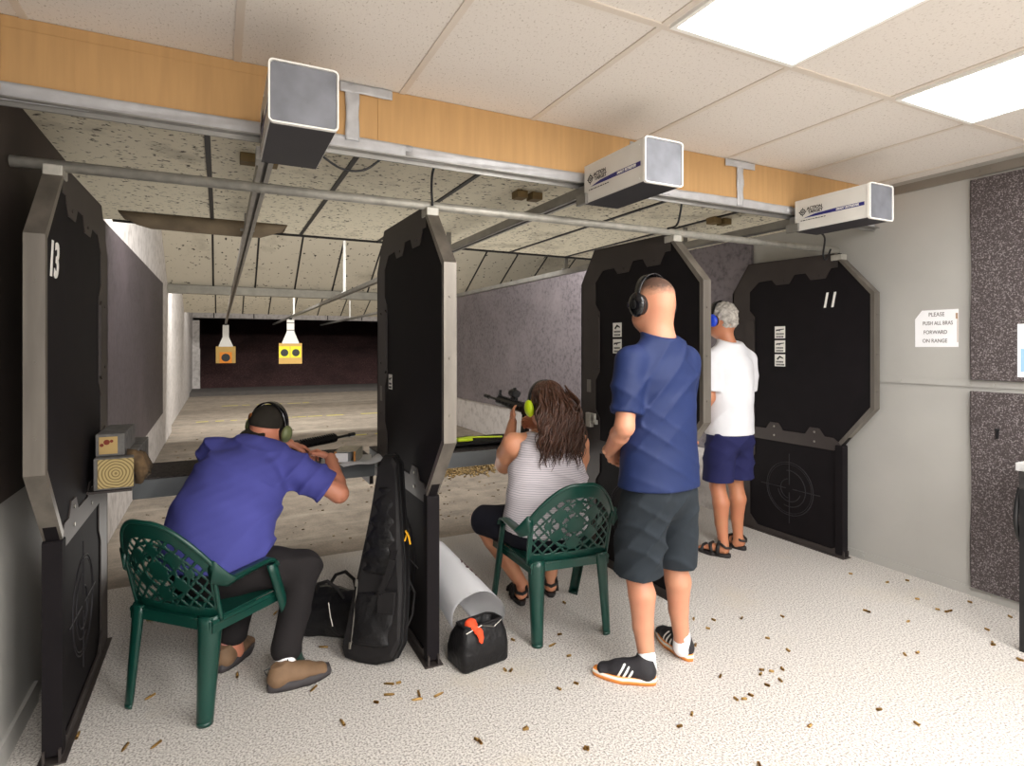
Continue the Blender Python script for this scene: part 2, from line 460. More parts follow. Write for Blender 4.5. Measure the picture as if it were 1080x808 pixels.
# painted yellow distance lines, worn
for i, (y, w) in enumerate(((10.05, .09), (13.2, .09), (16.5, .11))):
    bm = B(); r = random.Random(i)
    x = -.72
    while x < 4.0:
        L = r.uniform(.12, .5)
        if r.random() < .72: box(bm, (x, y-w/2*r.uniform(.5, 1), -.002), (x+L, y+w/2*r.uniform(.5, 1), .0005))
        x += L+r.uniform(.0, .16)
    struct('trim_%d' % (i+1), bm, simple('worn_yellow_line_%d' % i, S(188, 178, 72), .8, 0, .1))
# a low ridge of grey concrete in front of the berm
bm = B(); loft(bm, [[Vector((x, 19.9, -.01)), Vector((x, 20.4, .08)), Vector((x, 22.3, .10)), Vector((x, 22.3, -.01))] for x in (-1.0, 8.)])
struct('trim_4', bm, simple('grey_concrete_apron', S(98, 94, 92), .85, 0, .15))
# room ceiling with T-bar grid
bm = B(); box(bm, (XL-.2, -3.2, CH), (XR+.2, YB+.03, CH+.05)); struct('ceiling', bm, M['tile'])
bm = B()
gx = [.705+.645*i for i in range(-3, 6)]; gy = [1.545-1.29*i for i in range(0, 4)]
for x in gx: box(bm, (x-.013, -3.2, CH-.005), (x+.013, YB, CH+.002))
for y in gy: box(bm, (XL, y-.013, CH-.0055), (XR, y+.013, CH+.002))
struct('trim_5', bm, M['grid'])
# room walls
bm = B(); box(bm, (XL-.2, -3.2, 0), (XL, 3.62, 2.7)); struct('wall_left', bm, [M['steelwall']])
bm = B(); box(bm, (XL-.2, 3.62, 0), (-.765, 11.9, 3.8)); struct('wall_left', bm, M['lanewall'])
bm = B(); box(bm, (XL-.6, 11.9, 0), (-.83, 22.6, 3.8)); struct('wall_left', bm, M['lanewall'])
bm = B(); box(bm, (XL-.2, -3.4, 0), (XR+.2, -3.2, 2.7)); struct('wall_back', bm, M['steelwall'])
bm = B(); box(bm, (XR, -3.2, 0), (XR+.2, 3.62, 2.75)); struct('wall_right', bm, M['steelwall'])
bm = B(); box(bm, (XR, 3.62, 0), (XR+.3, 10.6, 2.46)); struct('wall_right', bm, M['lanewall'])
bm = B(); box(bm, (8.3, 3.7, 0), (8.5, 22.6, 3.8)); struct('wall_right', bm, M['lanewall'])
bm = B(); box(bm, (XR+.2, 3.62, 0), (8.5, 3.7, 3.8)); struct('wall_right', bm, M['lanewall'])
# dark sheet painting in the shade on the wall beside the shooting line (upper left) and steel lining seams
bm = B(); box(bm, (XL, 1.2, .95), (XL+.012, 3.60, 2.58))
o = struct('trim_6', bm, M['shade_ceil']); 
bm = B(); box(bm, (XL, -3.2, 0), (XL+.014, 3.1, .09)); struct('baseboard_left', bm, M['steelwall'])
# right wall: horizontal seam strip, kick strip and bolts
bm = B()
box(bm, (XR-.008, -.6, 1.26), (XR, 3.3, 1.30)); box(bm, (XR-.003, -.6, 1.250), (XR, 3.3, 1.254), mi=1)
for y in (2.30, 1.90, 1.78, 1.2): tube(bm, [(XR-.014, y, 1.278), (XR-.006, y, 1.278)], .008, 8)
struct('trim_7', bm, [M['steelwall'], M['black']])
bm = B()
box(bm, (XR-.008, -.6, .0), (XR, 3.3, .055))
for y in (2.55, 2.2, 1.90, 1.80): tube(bm, [(XR-.016, y, .030), (XR-.006, y, .030)], .011, 8)
struct('baseboard_right', bm, M['steelwall'])
bm = B()
box(bm, (XR-.012, -.6, 2.52), (XR, 2.46, 2.575))
for y in (2.3, 1.85, 1.80, 1.2): tube(bm, [(XR-.018, y, 2.548), (XR-.008, y, 2.548)], .009, 8)
struct('trim_8', bm, simple('dull_wall_channel', S(138, 132, 124), .4, .4, .08))
# ---- range ceiling: flat sooty section, then two sloping baffles
bm = B(); box(bm, (XL-.1, YB+.02, 2.43), (XR+.1, 5.10, 2.50)); struct('ceiling', bm, M['dirtytile'])
bm = B()
for x in [-.05+.645*i for i in range(0, 7)]:
    box(bm, (x-.012, YB+.02, 2.422), (x+.012, 5.09, 2.432))
box(bm, (XL, 5.08, 2.415), (XR, 5.11, 2.50))
struct('trim_9', bm, M['black'])
def slope(name, y0, z0, y1, z1, th, x0, x1, mat, joints, jm, tn):
    d = Vector((0, y1-y0, z1-z0)).normalized(); n = Vector((0, -d.z, d.y))
    bm = B(); r = []
    for x in (x0, x1):
        a = Vector((x, y0, z0)); b = Vector((x, y1, z1)); r.append([a, b, b+n*th, a+n*th])
    loft(bm, r); o = struct(name, bm, mat)
    bm = B()
    for x in joints:
        a = Vector((x, y0, z0))-n*.006; b = Vector((x, y1, z1))-n*.006
        loft(bm, [[a-Vector((.014, 0, 0)), b-Vector((.014, 0, 0)), b-Vector((.014, 0, 0))+n*.01, a-Vector((.014, 0, 0))+n*.01],
                  [a+Vector((.014, 0, 0)), b+Vector((.014, 0, 0)), b+Vector((.014, 0, 0))+n*.01, a+Vector((.014, 0, 0))+n*.01]])
    struct(tn, bm, jm)
slope('ceiling', 8.6, 4.02, 11.0, 2.53, .06, -.85, 8.3, M['baffle'], [-.10+.645*i for i in range(0, 13)], M['black'], 'trim_10')
slope('ceiling', 14.6, 3.6, 17.3, 2.40, .06, -.85, 8.3, M['baffle'], [-.10+.645*i for i in range(0, 13)], M['black'], 'trim_11')
bm = B(); box(bm, (-.83, 10.95, 2.385), (8.3, 11.10, 2.52)); box(bm, (-.83, 11.10, 2.52), (8.3, 11.14, 4.)); struct('trim_12', bm, simple('grey_steel_beam', S(118, 114, 104), .5, .3, .15, 9))
# header over the berm
bm = B(); box(bm, (-.83, 22.3, 2.49), (8.3, 22.5, 3.6)); struct('trim_13', bm, M['lanewall'])
bm = B()
for i in range(8): box(bm, (-.2+1.25*i, 22.285, 2.50), (-.17+1.25*i, 22.3, 3.5))
struct('trim_14', bm, M['black'])
bm = B(); box(bm, (-.83, 22.25, 1.45), (-.62, 22.5, 2.4)); box(bm, (-.83, 22.2, 0), (-.60, 22.5, 1.45), mi=1)
struct('trim_15', bm, [M['lanewall'], simple('slate_pillar', S(78, 80, 90), .7)])
bm = B()   # berm: rising slope of granulated rubber with dark back and lid
n = 30
for i in range(n):
    for j in range(14):
        pass
rings = []
for i in range(41):
    x = -.82+9.1*i/40; r = []
    for j in range(19):
        t = j/18; y = 22.51+4.3*t; z = .05+2.55*t**.85+.07*math.sin(x*2.1+j)*math.sin(j*.9)*(t*(1-t)*3)
        r.append(Vector((x, y, z)))
    rings.append(r)
loft(bm, rings, cap=False, closed=False)
tag(obj('rubber_berm', bm, M['rubberberm'], smooth=True), 'dark red-brown slope of granulated rubber filling the bullet trap at the far end', 'bullet trap')
tp = simple('trap_back_plate', S(44, 36, 36), .8)
for nm, lo, hi in (('wall_far', (-1.3, 26.9, 0), (8.8, 27.1, 4.2)), ('ceiling', (-1.3, 22.52, 3.6), (8.8, 26.9, 3.8)), ('wall_left', (-1.3, 22.6, 0), (-.93, 26.9, 3.6)), ('wall_right', (8.52, 22.6, 0), (8.8, 26.9, 3.6))):
    bm = B(); box(bm, lo, hi); struct(nm, bm, tp)
# far ceiling over everything behind the baffles
bm = B(); box(bm, (-1.3, 5.1, 4.1), (8.6, 22.5, 4.2)); struct('ceiling', bm, M['shade_ceil'])
# wall panels in the lanes
bm = B()
plate(bm, [(3.65, .42), (9.84, .54), (9.84, 2.43), (3.65, 2.40)], [], lambda a, b, t: Vector((t, a, b)), -.765, -.742)
o = obj('wall_panel', bm, M['darkpanel']); tag(o, 'dark grey rubber sheet fixed to the white left wall beyond the number 13 shield', 'wall panel')
bm = B()
plate(bm, [(3.5, .56), (10.35, .54), (10.35, 2.44), (3.5, 2.44)], [], lambda a, b, t: Vector((t, a, b)), 4.03, 4.06)
r = random.Random(5)
for i in range(26):   # bullet pocks
    y = r.gauss(8.6, .9); z = r.gauss(1.08, .16) if i < 18 else r.uniform(.8, 2.2)
    tube(bm, [(4.0285, y, z), (4.0295, y, z)], r.uniform(.006, .02), 7, mi=1)
for k, (y, z, L) in enumerate(((8.9, 1.0, .9), (8.5, 1.12, .35))): box(bm, (4.0285, y-L/2, z-.006), (4.0295, y+L/2, z+.006), mi=1)
o = obj('wall_panel', bm, [M['mauvepanel'], M['black']]); tag(o, 'mauve-grey rubber sheet pocked with bullet marks on the right range wall', 'wall panel')

# ================================================================== ceiling lights
def ceiling_light(x0, label):
    y0, y1 = .27, 1.535; x1 = x0+.615
    t = thing('ceiling_light', label, 'ceiling light', ((x0+x1)/2, (y0+y1)/2, CH-.02), group='flat panel lights in the room ceiling')
    cx, cy = (x0+x1)/2, (y0+y1)/2
    bm = B(); plate(bm, [(x0-cx, y0-cy), (x1-cx, y0-cy), (x1-cx, y1-cy), (x0-cx, y1-cy)], [[(x0-cx+.018, y0-cy+.018), (x1-cx-.018, y0-cy+.018), (x1-cx-.018, y1-cy-.018), (x0-cx+.018, y1-cy-.018)]], lambda a, b, t_: Vector((a, b, t_)), .008, .022)
    obj('frame', bm, M['white'], t)
    bm = B(); box(bm, (x0-cx+.016, y0-cy+.016, .014), (x1-cx-.016, y1-cy-.016, .019)); obj('diffuser', bm, M['lightpanel'], t)
m, nt, b = new_mat('lit_diffuser'); b.inputs['Emission Color'].default_value = (1, .985, .965, 1); b.inputs['Emission Strength'].default_value = 11.
M['lightpanel'] = m
ceiling_light(1.375, 'bright flat ceiling light at the top centre, nearer the middle of the room')
ceiling_light(2.665, 'bright flat ceiling light nearer the right wall')

# ================================================================== cardboard header
hd = thing('cardboard_header', 'long brown cardboard strip edged with silver tape under the ceiling edge', 'cardboard strip', (1.6, YB, 2.35))
def hloc(x, y, z): return (x-1.6, y-YB, z-2.35)
for i, (x0, x1, dy) in enumerate(((-.70, -.645, -.006), (-.645, .62, 0), (.60, 2.1, -.003), (2.1, 2.75, 0), (2.72, 4.05, -.003))):
    bm = B(); box(bm, hloc(x0, YB-.004+dy, 2.345), hloc(x1, YB+.001+dy, CH-.002))
    if i == 1:
        for xx in (-.45, -.05, .3): box(bm, hloc(xx, YB-.0055, 2.36), hloc(xx+.004, YB-.004, 2.56))
        box(bm, hloc(x0, YB-.0056, 2.558), hloc(x1, YB-.004, 2.562))
    obj('cardboard_sheet', bm, M['cardboard'], hd)
def wavy_tape(pts, w, th, parent, up=(0, 0, 1), seed=0):
    r = random.Random(seed); bm = B(); rings = []
    n = 24
    for i in range(n+1):
        t = i/n; p = Vector(pts[0]).lerp(Vector(pts[1]), t); d = (Vector(pts[1])-Vector(pts[0])).normalized()
        u = Vector((0, 1, 0)).cross(d); ring = []
        for k in range(6):
            a = (k/5-.5)*w*(1+.06*math.sin(9*t+seed)); y = -th*(1+.8*math.sin(17*t+k*1.7+seed)*r.random())
            ring.append(p+u*a+Vector((0, y, 0)))
        for k in (5, 0): ring.append(ring[k]+Vector((0, .012 if k == 0 else .012, 0)))
        ring[-2].y = pts[0][1]+.001; ring[-1].y = pts[0][1]+.001
        rings.append(ring)
    loft(bm, rings); return obj('tape_strip', bm, M['tape'], parent, True)
for a, b_, s in ((-.70, .75, 1), (.72, 2.2, 2), (2.15, 3.2, 3), (3.15, 4.04, 4)):
    wavy_tape((hloc(a, YB-.006, 2.345), hloc(b_, YB-.006, 2.35)), .055, .004, hd, seed=s)
for x, w, z0 in ((.492, .055, 2.36), (2.10, .03, 2.46), (2.74, .05, 2.33)):
    wavy_tape((hloc(x, YB-.010, z0), hloc(x, YB-.010, CH-.01)), w, .005, hd, seed=x)
for x0, x1, z, w in ((.44, .66, 2.577, .04), (1.93, 2.20, 2.565, .035), (2.62, 2.86, 2.575, .04)):
    wavy_tape((hloc(x0, YB-.014, z), hloc(x1, YB-.014, z)), w, .002, hd, seed=x0)
# steel angle that carries the header
bm = B(); box(bm, (XL, YB+.004, 2.30), (XR, YB+.012, 2.345)); box(bm, (XL, YB-.03, 2.318), (XR, YB+.004, 2.323)); o = struct('trim_16', bm, M['rail'])
# brown folded cardboard against the range ceiling, left
bm = B(); rings = []
for i in range(13):
    t = i/12; x = -.62+1.08*t; e = math.sin(PI*min(1, t*6)*.5)*math.sin(PI*min(1, (1-t)*5)*.5)
    rings.append([Vector((x, 4.72+.34*k/6, 2.428-.085*e*math.sin(PI*k/6)-.004*math.sin(7*t+k))) for k in range(7)])
loft(bm, rings, cap=True, closed=True)
tag(origin(obj('ceiling_patch', bm, simple('stained_board', S(112, 98, 78), .9, 0, .25), smooth=True)), 'sagging brown board patch under the sooty range ceiling above lane thirteen', 'board patch')

# ================================================================== pipe, rails, carriers, retrievers
bm = B(); tube(bm, [(-.67, 2.66, 2.165), (1.6, 2.66, 2.178), (3.93, 2.66, 2.185)], .021, 14)
o = obj('steel_pipe', bm, M['galv'], smooth=True); tag(origin(o), 'long galvanised pipe running across the tops of all the lane shields', 'pipe')
RAIL = (.17, 1.65, 3.22); RZ = 2.27
for i, x in enumerate(RAIL):
    t = thing('target_rail', ['dark straight overhead rail of the left lane, running away above the violet shirt', 'overhead rail of the middle lane ending above the two yellow bullseyes', 'overhead rail of the right lane along the top of the mauve-grey wall panel'][i], 'rail', (x, 2.42, RZ), group='overhead target rails')
    bm = B()
    box(bm, (-.028, 0, .030), (.028, 19.2, .036)); box(bm, (-.028, 0, -.012), (-.022, 19.2, .03)); box(bm, (.022, 0, -.012), (.028, 19.2, .03))
    box(bm, (-.028, 0, -.014), (-.008, 19.2, -.010)); box(bm, (.008, 0, -.014), (.028, 19.2, -.010))
    obj('channel', bm, M['rail'], t)
    for y in ((2.0,), (2.0, 6.4, 13.0), (1.0, 2.73, 9., 14.))[i]:
        z1 = .155 if y < 2.6 else 1.6
        bm = B(); box(bm, (-.02, y-.003, .03), (.02, y+.003, z1)); box(bm, (-.045, y-.02, .034), (.045, y+.02, .044)); obj('hanger', bm, M['rail'], t)
    bm = B()
    for s in (-1, 1): box(bm, (s*.05-.035, .62, .115), (s*.05+.035, .70, .158), bev=.004)
    obj('clamp_block', bm, simple('ochre_clamp_%d' % i, S(116, 96, 60), .7), t)
def target(x, y, ztop, zt0, zt1, w, label, kind, grp='hanging paper targets'):
    t = thing('hanging_target', label, 'target', (x, y, zt0), group=grp)
    L = ztop-zt1
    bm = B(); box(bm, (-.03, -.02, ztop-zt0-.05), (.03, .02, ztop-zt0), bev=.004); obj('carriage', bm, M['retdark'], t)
    bm = B(); sw = w*.16
    plate(bm, [(-w*.36, zt1-zt0-.01), (-w*.36, zt1-zt0+.02), (-sw, zt1-zt0+.10*w/.19*1.), (-sw, ztop-zt0-.04), (sw, ztop-zt0-.04), (sw, zt1-zt0+.10*w/.19), (w*.36, zt1-zt0+.02), (w*.36, zt1-zt0-.01)], [], lambda a, b, q: Vector((a, q, b)), -.012, -.004)
    obj('hanger', bm, M['white'], t)
    if kind == 'yellow':
        for zz in (.33, .52):
            bm = B(); box(bm, (-sw-.004, -.014, zt1-zt0+zz), (sw+.004, -.0, zt1-zt0+zz+.02)); obj('clip', bm, M['black'], t)
    bm = B(); box(bm, (-w/2, -.004, 0), (w/2, .004, zt1-zt0)); obj('backing_board', bm, M['targ_card'], t)
    cs = [(0, .33)] if kind == 'orange' else [(-w*.26, .5), (w*.23, .5)]
    for cx, cz in cs:
        pw = w*(.62 if kind == 'orange' else .46); h = zt1-zt0; cc = h*cz+(.02 if kind == 'yellow' else 0)
        bm = B(); box(bm, (cx-pw/2, -.0075, max(.004, cc-pw/2)), (cx+pw/2, -.0042, cc+pw/2*(1 if kind == 'orange' else 1.3)))
        pp = obj('paper', bm, M['targ_orange' if kind == 'orange' else 'targ_yellow'], t)
        bm = B(); rr = pw*.36
        tube(bm, [(cx, -.0095, cc), (cx, -.0077, cc)], rr, 28)
        for q, mi in ((.62, 1), (.5, 0), (.22, 1)): tube(bm, [(cx, -.0097-.0004*(1-q), cc), (cx, -.0078, cc)], rr*q, 20, mi=mi)
        box(bm, (cx-rr*.95, -.0105, cc-rr*.05), (cx+rr*.95, -.010, cc+rr*.05), mi=1); box(bm, (cx-rr*.05, -.0105, cc-rr*.95), (cx+rr*.05, -.010, cc+rr*.95), mi=1)
        obj('bullseye', bm, [M['black'], M['targ_orange' if kind == 'orange' else 'targ_yellow']], pp)
    return t
target(.17, 21.2, 2.26, .97, 1.52, .58, 'small cardboard target with one orange bullseye hanging from the left rail', 'orange')
target(1.65, 16.2, 2.26, 1.06, 1.60, .57, 'cardboard target with two yellow bullseyes hanging from the middle rail', 'yellow')

def retriever(x, label, facing_text=True):
    W, H, L = .205, .19, .46; y0, z0 = 1.95, 2.205
    t = thing('target_retriever', label, 'target retriever', (x, y0+L/2, z0), group='boxy target retrievers on the header')
    bm = B()
    prof = rrect(-W/2, 0, W/2, H, .014)
    rim = rrect(-W/2-.004, -.004, W/2+.004, H+.004, .016); rin = rrect(-W/2+.001, .001, W/2-.001, H-.001, .012)
    plate(bm, rim, [rin], lambda a, b, q: Vector((a, q, b)), -L/2-.004, -L/2+.012); obj('front_rim', bm, M['white'], t)
    bm = B(); plate(bm, rrect(-W/2+.003, .003, W/2-.003, H-.003, .012), [], lambda a, b, q: Vector((a, q, b)), -L/2+.001, -L/2+.006); obj('front_plate', bm, M['casetin'], t)
    bm = B(); box(bm, (-W/2, -L/2+.006, .003), (-W/2+.004, L/2, H-.003)); box(bm, (W/2-.004, -L/2+.006, .003), (W/2, L/2, H-.003)); box(bm, (-W/2+.004, -L/2+.006, H-.006), (W/2-.004, L/2, H-.001))
    for yy in (-.19, 0, .19):
        for zz in (.02, .165): tube(bm, [(-W/2-.002, yy, zz), (-W/2, yy, zz)], .004, 8)
    sd = obj('housing', bm, M['retside'], t)
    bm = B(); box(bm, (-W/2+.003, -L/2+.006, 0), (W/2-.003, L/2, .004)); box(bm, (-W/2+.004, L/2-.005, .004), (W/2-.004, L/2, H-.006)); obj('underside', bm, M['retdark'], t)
    # printing on the left side: round emblem, name and a blue band
    mx = basis((-W/2-.0006, 0, 0), (0, -1, 0), (0, 0, 1))
    bm = B()
    ring = [(.014*math.cos(2*PI*i/24), .014*math.sin(2*PI*i/24)) for i in range(24)]
    r2 = [(a*.72, b*.72) for a, b in ring]
    cy, cz = -.178, .112
    fn = lambda a, b, q: mx @ Vector((cy+a*1.35, cz+b*1.35, q))
    plate(bm, ring, [r2], fn, 0, .0008); plate(bm, [(a*.45, b*.45) for a, b in ring], [[(a*.2, b*.2) for a, b in ring]], fn, 0, .0008)
    for k in range(4):
        a = k*PI/2; plate(bm, [(math.cos(a)*.010-math.sin(a)*.0016, math.sin(a)*.010+math.cos(a)*.0016), (math.cos(a)*.010+math.sin(a)*.0016, math.sin(a)*.010-math.cos(a)*.0016), (math.cos(a)*.019+math.sin(a)*.0016, math.sin(a)*.019-math.cos(a)*.0016), (math.cos(a)*.019-math.sin(a)*.0016, math.sin(a)*.019+math.cos(a)*.0016)], [], fn, 0, .0008)
    obj('round_emblem', bm, M['black'], sd); bm = B()
    def txt(s, size, y, z, shear=0, bold=.0):
        me = text_mesh(s, size, .0003, shear, bold, 'LEFT'); me.transform(mx @ Matrix.Translation((y, z, .0006))); bm.from_mesh(me); bpy.data.meshes.remove(me)
    txt('ACTION', .026, -.150, .126, 0, .0006); obj('upper_lettering', bm, M['black'], sd); bm = B(); txt('TARGET', .026, -.142, .104, 0, .0006); obj('lower_lettering', bm, M['black'], sd); bm = B()
    xx = -.19; rr = random.Random(8)     # a row of print too small to read
    while xx < -.04:
        dash = rr.uniform(.006, .018); box(bm, (xx, .058, .0), (xx+dash, .0625, .0006), mat=mx); xx += dash+.005
    obj('small_print', bm, M['black'], sd)
    bm = B(); plate(bm, [(-.175, .074), (.20, .074), (.20, .094), (.02, .094), (-.10, .088)], [], lambda a, b, q: mx @ Vector((a, b, q)), 0, .0006)
    st = obj('blue_band', bm, M['navyink'], sd)
    me = text_mesh('SMART RETRIEVER', .0165, .0003, .2, .0004, 'LEFT'); me.transform(mx @ Matrix.Translation((.035, .084, .0012))); obj('band_lettering', me, M['white'], st)
    bm = B(); box(bm, (-.085, L/2-.004, .02), (.085, L/2+.052, .10)); box(bm, (-.118, L/2-.03, .0), (-.100, L/2+.052, .05)); obj('bracket', bm, M['rail'], t)
    return t
retriever(.240, 'boxy target retriever with a bare grey end, leftmost of the three under the ceiling')
retriever(1.715, 'white-sided target retriever with blue band, between the other two')
retriever(3.26, 'white-sided target retriever with blue band, nearest the right wall')
# black cables
def cable(name, pts, r, label, mat='black', n=8):
    # smooth through points
    P_ = [Vector(p) for p in pts]; out = []
    for i in range(len(P_)-1):
        a = P_[max(i-1, 0)]; b = P_[i]; c = P_[i+1]; d = P_[min(i+2, len(P_)-1)]
        for k in range(8):
            t = k/8; out.append(.5*((2*b)+(c-a)*t+(2*a-5*b+4*c-d)*t*t+(-a+3*b-3*c+d)*t**3))
    out.append(P_[-1]); bm = B(); tube(bm, out, r, n)
    o = obj(name, bm, M[mat], smooth=True); 
    if label: tag(origin(o), label, 'cable')
    return o
cable('power_cable', [(.34, 2.46, 2.30), (.45, 2.5, 2.25), (.55, 2.52, 2.26), (.62, 2.5, 2.31)], .005, 'short black cable sagging beside the leftmost retriever')
cable('power_cable', [(.87, 2.5, 2.33), (.865, 2.53, 2.29), (.885, 2.60, 2.24), (.90, 2.63, 2.17)], .006, 'black cable dropping from the header to the middle shield')
cable('power_cable', [(2.33, 2.5, 2.33), (2.335, 2.52, 2.26), (2.345, 2.56, 2.20), (2.33, 2.62, 2.19)], .006, 'black cable dropping to the shield behind the man in dark blue')
cable('power_cable', [(3.40, 2.42, 2.23), (3.48, 2.44, 2.20), (3.62, 2.55, 2.12), (3.72, 2.60, 2.10), (3.80, 2.62, 2.18)], .006, 'black cable looping below the retriever nearest the right wall')
# ================================================================== LANE SHIELDS
def divider(name_label, x, kind, side_labels, num=None, dy=0., stickers=()):
    """x: centre plane. local frame: X right, Y downrange, Z up"""
    t = thing('lane_shield', name_label, 'lane shield', (x, 3.0+dy, 0), group='black lane shields with chamfered corners')
    T = .024
    def F(a, b, q): return Vector((q, a-3.0, b))
    bm = B(); plate(bm, [(2.395, 1.09), (2.395, 1.865), (2.65, 2.155), (3.40, 2.155), (3.55, 1.97), (3.55, .80), (2.62, .80)], [], F, -T+.004, T-.004)
    obj('ballistic_panel', bm, M['rubber'], t)
    # steel frame plates on both faces: notched top plate and jogged far plate
    bm = B()
    top = [(2.65, 2.165), (2.65, 2.07), (2.70, 2.07), (2.745, 2.0), (2.865, 2.0), (2.905, 2.055), (3.0, 2.055), (3.045, 1.99), (3.165, 1.99), (3.205, 2.035), (3.33, 2.03), (3.42, 1.955),
           (3.42, 1.80), (3.37, 1.745), (3.37, 1.325), (3.42, 1.265), (3.42, 1.06), (3.37, 1.0), (3.37, .62), (3.42, .56), (3.42, 0.0), (3.60, 0.0), (3.60, 1.95), (3.43, 2.185)]
    for s in (-1, 1): plate(bm, top, [], F, s*T, s*(T-.005))
    box(bm, (-T, .585, 0), (T, .60, 1.95))
    d = [F(3.60, 1.95, 0), F(3.43, 2.185, 0), F(2.65, 2.168, 0)]
    for p, q in zip(d[:-1], d[1:]): bar(bm, p, q, 2*T, .008)
    for s in (-1, 1):
        for a, b in ((2.80, 2.03), (3.10, 2.02), (3.40, 1.70), (3.40, 1.40), (3.51, 1.70), (3.51, 1.40), (3.51, 1.1), (3.51, .9)):
            tube(bm, [F(a, b, s*T), F(a, b, s*(T+.004))], .007, 8)
        plate(bm, [(3.37, 1.36), (3.395, 1.345), (3.455, 1.345), (3.455, 1.72), (3.395, 1.72), (3.37, 1.70)], [], F, s*T, s*(T+.008))
    fr = obj('steel_frame', bm, M['darksteel'], t)
    # stainless edge channel, near side
    bm = B(); T2 = .029
    path = [(2.665, 2.175), (2.385, 1.87), (2.385, 1.08), (2.625, .80)]
    inn = [(2.675, 2.155), (2.413, 1.858), (2.413, 1.092), (2.64, .822)]
    for i in range(3):
        a0, a1, b1, b0 = path[i], path[i+1], inn[i+1], inn[i]
        plate(bm, [a0, a1, b1, b0], [], F, -T2, T2)
    for zz in (1.2, 1.45, 1.72): tube(bm, [F(2.381, zz, 0), F(2.386, zz, 0)], .006, 8)
    obj('edge_channel', bm, M['stainless'], t)
    # clamp block where the pipe rests
    bm = B(); box(bm, (-.03, -.385, 2.12), (.03, -.30, 2.160), bev=.004); obj('pipe_clamp', bm, M['galv'], t)
    # lower panel
    bm = B(); plate(bm, [(2.66, .04), (2.66, .78), (3.42, .78), (3.42, .04)], [], F, -T+.008, T-.008)
    lp = obj('lower_panel', bm, M['rubber'], t)
    bm = B()
    for s in (-1, 1):
        cx, cz = 3.05, .40; q = s*(T-.0075)
        def ring(r, a0, a1, w=.0035, n=40):
            pts = [F(cx+r*math.cos(R(a0+(a1-a0)*i/n)), cz+r*math.sin(R(a0+(a1-a0)*i/n)), q) for i in range(n+1)]; tube(bm, pts, w, 6)
        ring(.205, 0, 360); ring(.19, 0, 360, .002); ring(.14, 80 if s < 0 else 100, 290); ring(.10, 200, 350); ring(.075, -80, 80)
        for a, b, c, d2 in ((cx-.26, cz, cx-.03, cz), (cx+.03, cz, cx+.26, cz), (cx, cz-.27, cx, cz-.03), (cx, cz+.03, cx, cz+.27)): tube(bm, [F(a, b, q), F(c, d2, q)], .0035, 6)
    obj('crosshair_emblem', bm, simple('embossed_rubber', S(34, 32, 36), .5), lp)
    bm = B(); plate(bm, rrect(2.61, .02, 2.665, .80, .012), [], F, -.030, .030); obj('edge_post', bm, M['rubber'], t)
    br = [(2.62, .80), (2.68, .845), (2.75, .845), (2.79, .90), (2.87, .90), (2.91, .845), (3.10, .845), (3.14, .90), (3.22, .90), (3.26, .845), (3.42, .845), (3.42, .775), (3.37, .755), (2.68, .755)]
    for s in (-1, 1):
        bm = B(); plate(bm, br, [], F, s*(T+.001), s*(T-.006)); jb = obj('joining_bracket', bm, M['darksteel'], t)
        for a, b in ((2.83, .87), (2.83, .80), (3.18, .87), (3.18, .80)): bm = B(); tube(bm, [F(a, b, s*T), F(a, b, s*(T+.005))], .008, 8); obj('bolt', bm, M['zip'], jb)
    bm = B()
    for s in (-1, 1): plate(bm, [(2.60, 0), (2.60, .05), (2.66, .065), (2.70, .045), (3.34, .045), (3.42, .12), (3.42, 0)], [], F, s*(T+.004), s*(T-.004))
    box(bm, (-T-.02, -.405, 0), (T+.02, .60, .006))
    obj('base_plate', bm, M['darksteel'], t)
    return t, F
def sticker(t, F, x, a, z, w, h, kind):
    s = -1 if x < 0 else 1
    ax = (0, -1, 0) if s < 0 else (0, 1, 0)
    bm = B(); mx = basis((x, a-3.0, z), ax, (0, 0, 1))
    box(bm, (-w/2, -h/2, -.0005), (w/2, h/2, .0008), mat=mx)
    st = obj('safety_sticker', bm, M['white'], t)
    bm = B()
    if kind == 'pistol': plate(bm, [(-.32*w, .12*h), (-.02*w, .38*h), (.30*w, .22*h), (.36*w, .12*h), (.0, .22*h), (-.12*w, .10*h), (-.2*w, .02*h)], [], lambda p, q, r_: mx @ Vector((p, q, r_)), .0008, .0013)
    else: plate(bm, [(-.38*w, .10*h), (-.36*w, .24*h), (-.1*w, .26*h), (.4*w, .30*h), (.4*w, .24*h), (.02*w, .17*h), (-.04*w, .06*h), (-.12*w, .16*h)], [], lambda p, q, r_: mx @ Vector((p, q, r_)), .0008, .0013)
    rr = random.Random(int(z*1000))     # two rows of marks too small to read
    for zz in (-.13, -.36):
        xx = -.36*w
        while xx < .34*w:
            L = w*rr.uniform(.04, .09); box(bm, (xx, zz*h-h*.065, .0008), (xx+L, zz*h+h*.065, .0013), mat=mx); xx += L+w*.03
    obj('printing', bm, M['black'], st)
def number(t, x, a, z, s, size):
    sd = -1 if x < 0 else 1
    mx = basis((x, a-3.0, z), (0, -1, 0) if sd < 0 else (0, 1, 0), (0, 0, 1))
    me = text_mesh(s, size, .0012, .25, size*.022); me.transform(mx @ Matrix.Diagonal((.78, 1, 1, 1))); obj('lane_number', me, M['white'], t)
d13, F = divider('black lane shield with the white number 13 at the far left', -.54, 13, None)
number(d13, .0215, 2.53, 1.80, '13', .175)
d12, F = divider('black lane shield in the middle with the rifle case leaning on it', .897, 12, None)
sticker(d12, F, -.0215, 3.30, 1.30, .075, .085, 'rifle')
d3, F = divider('black lane shield directly behind the man in the dark blue shirt', 2.405, 3, None)
for z, k in ((1.615, 'pistol'), (1.505, 'rifle')): sticker(d3, F, -.0215, 3.17, z, .095, .095, k)
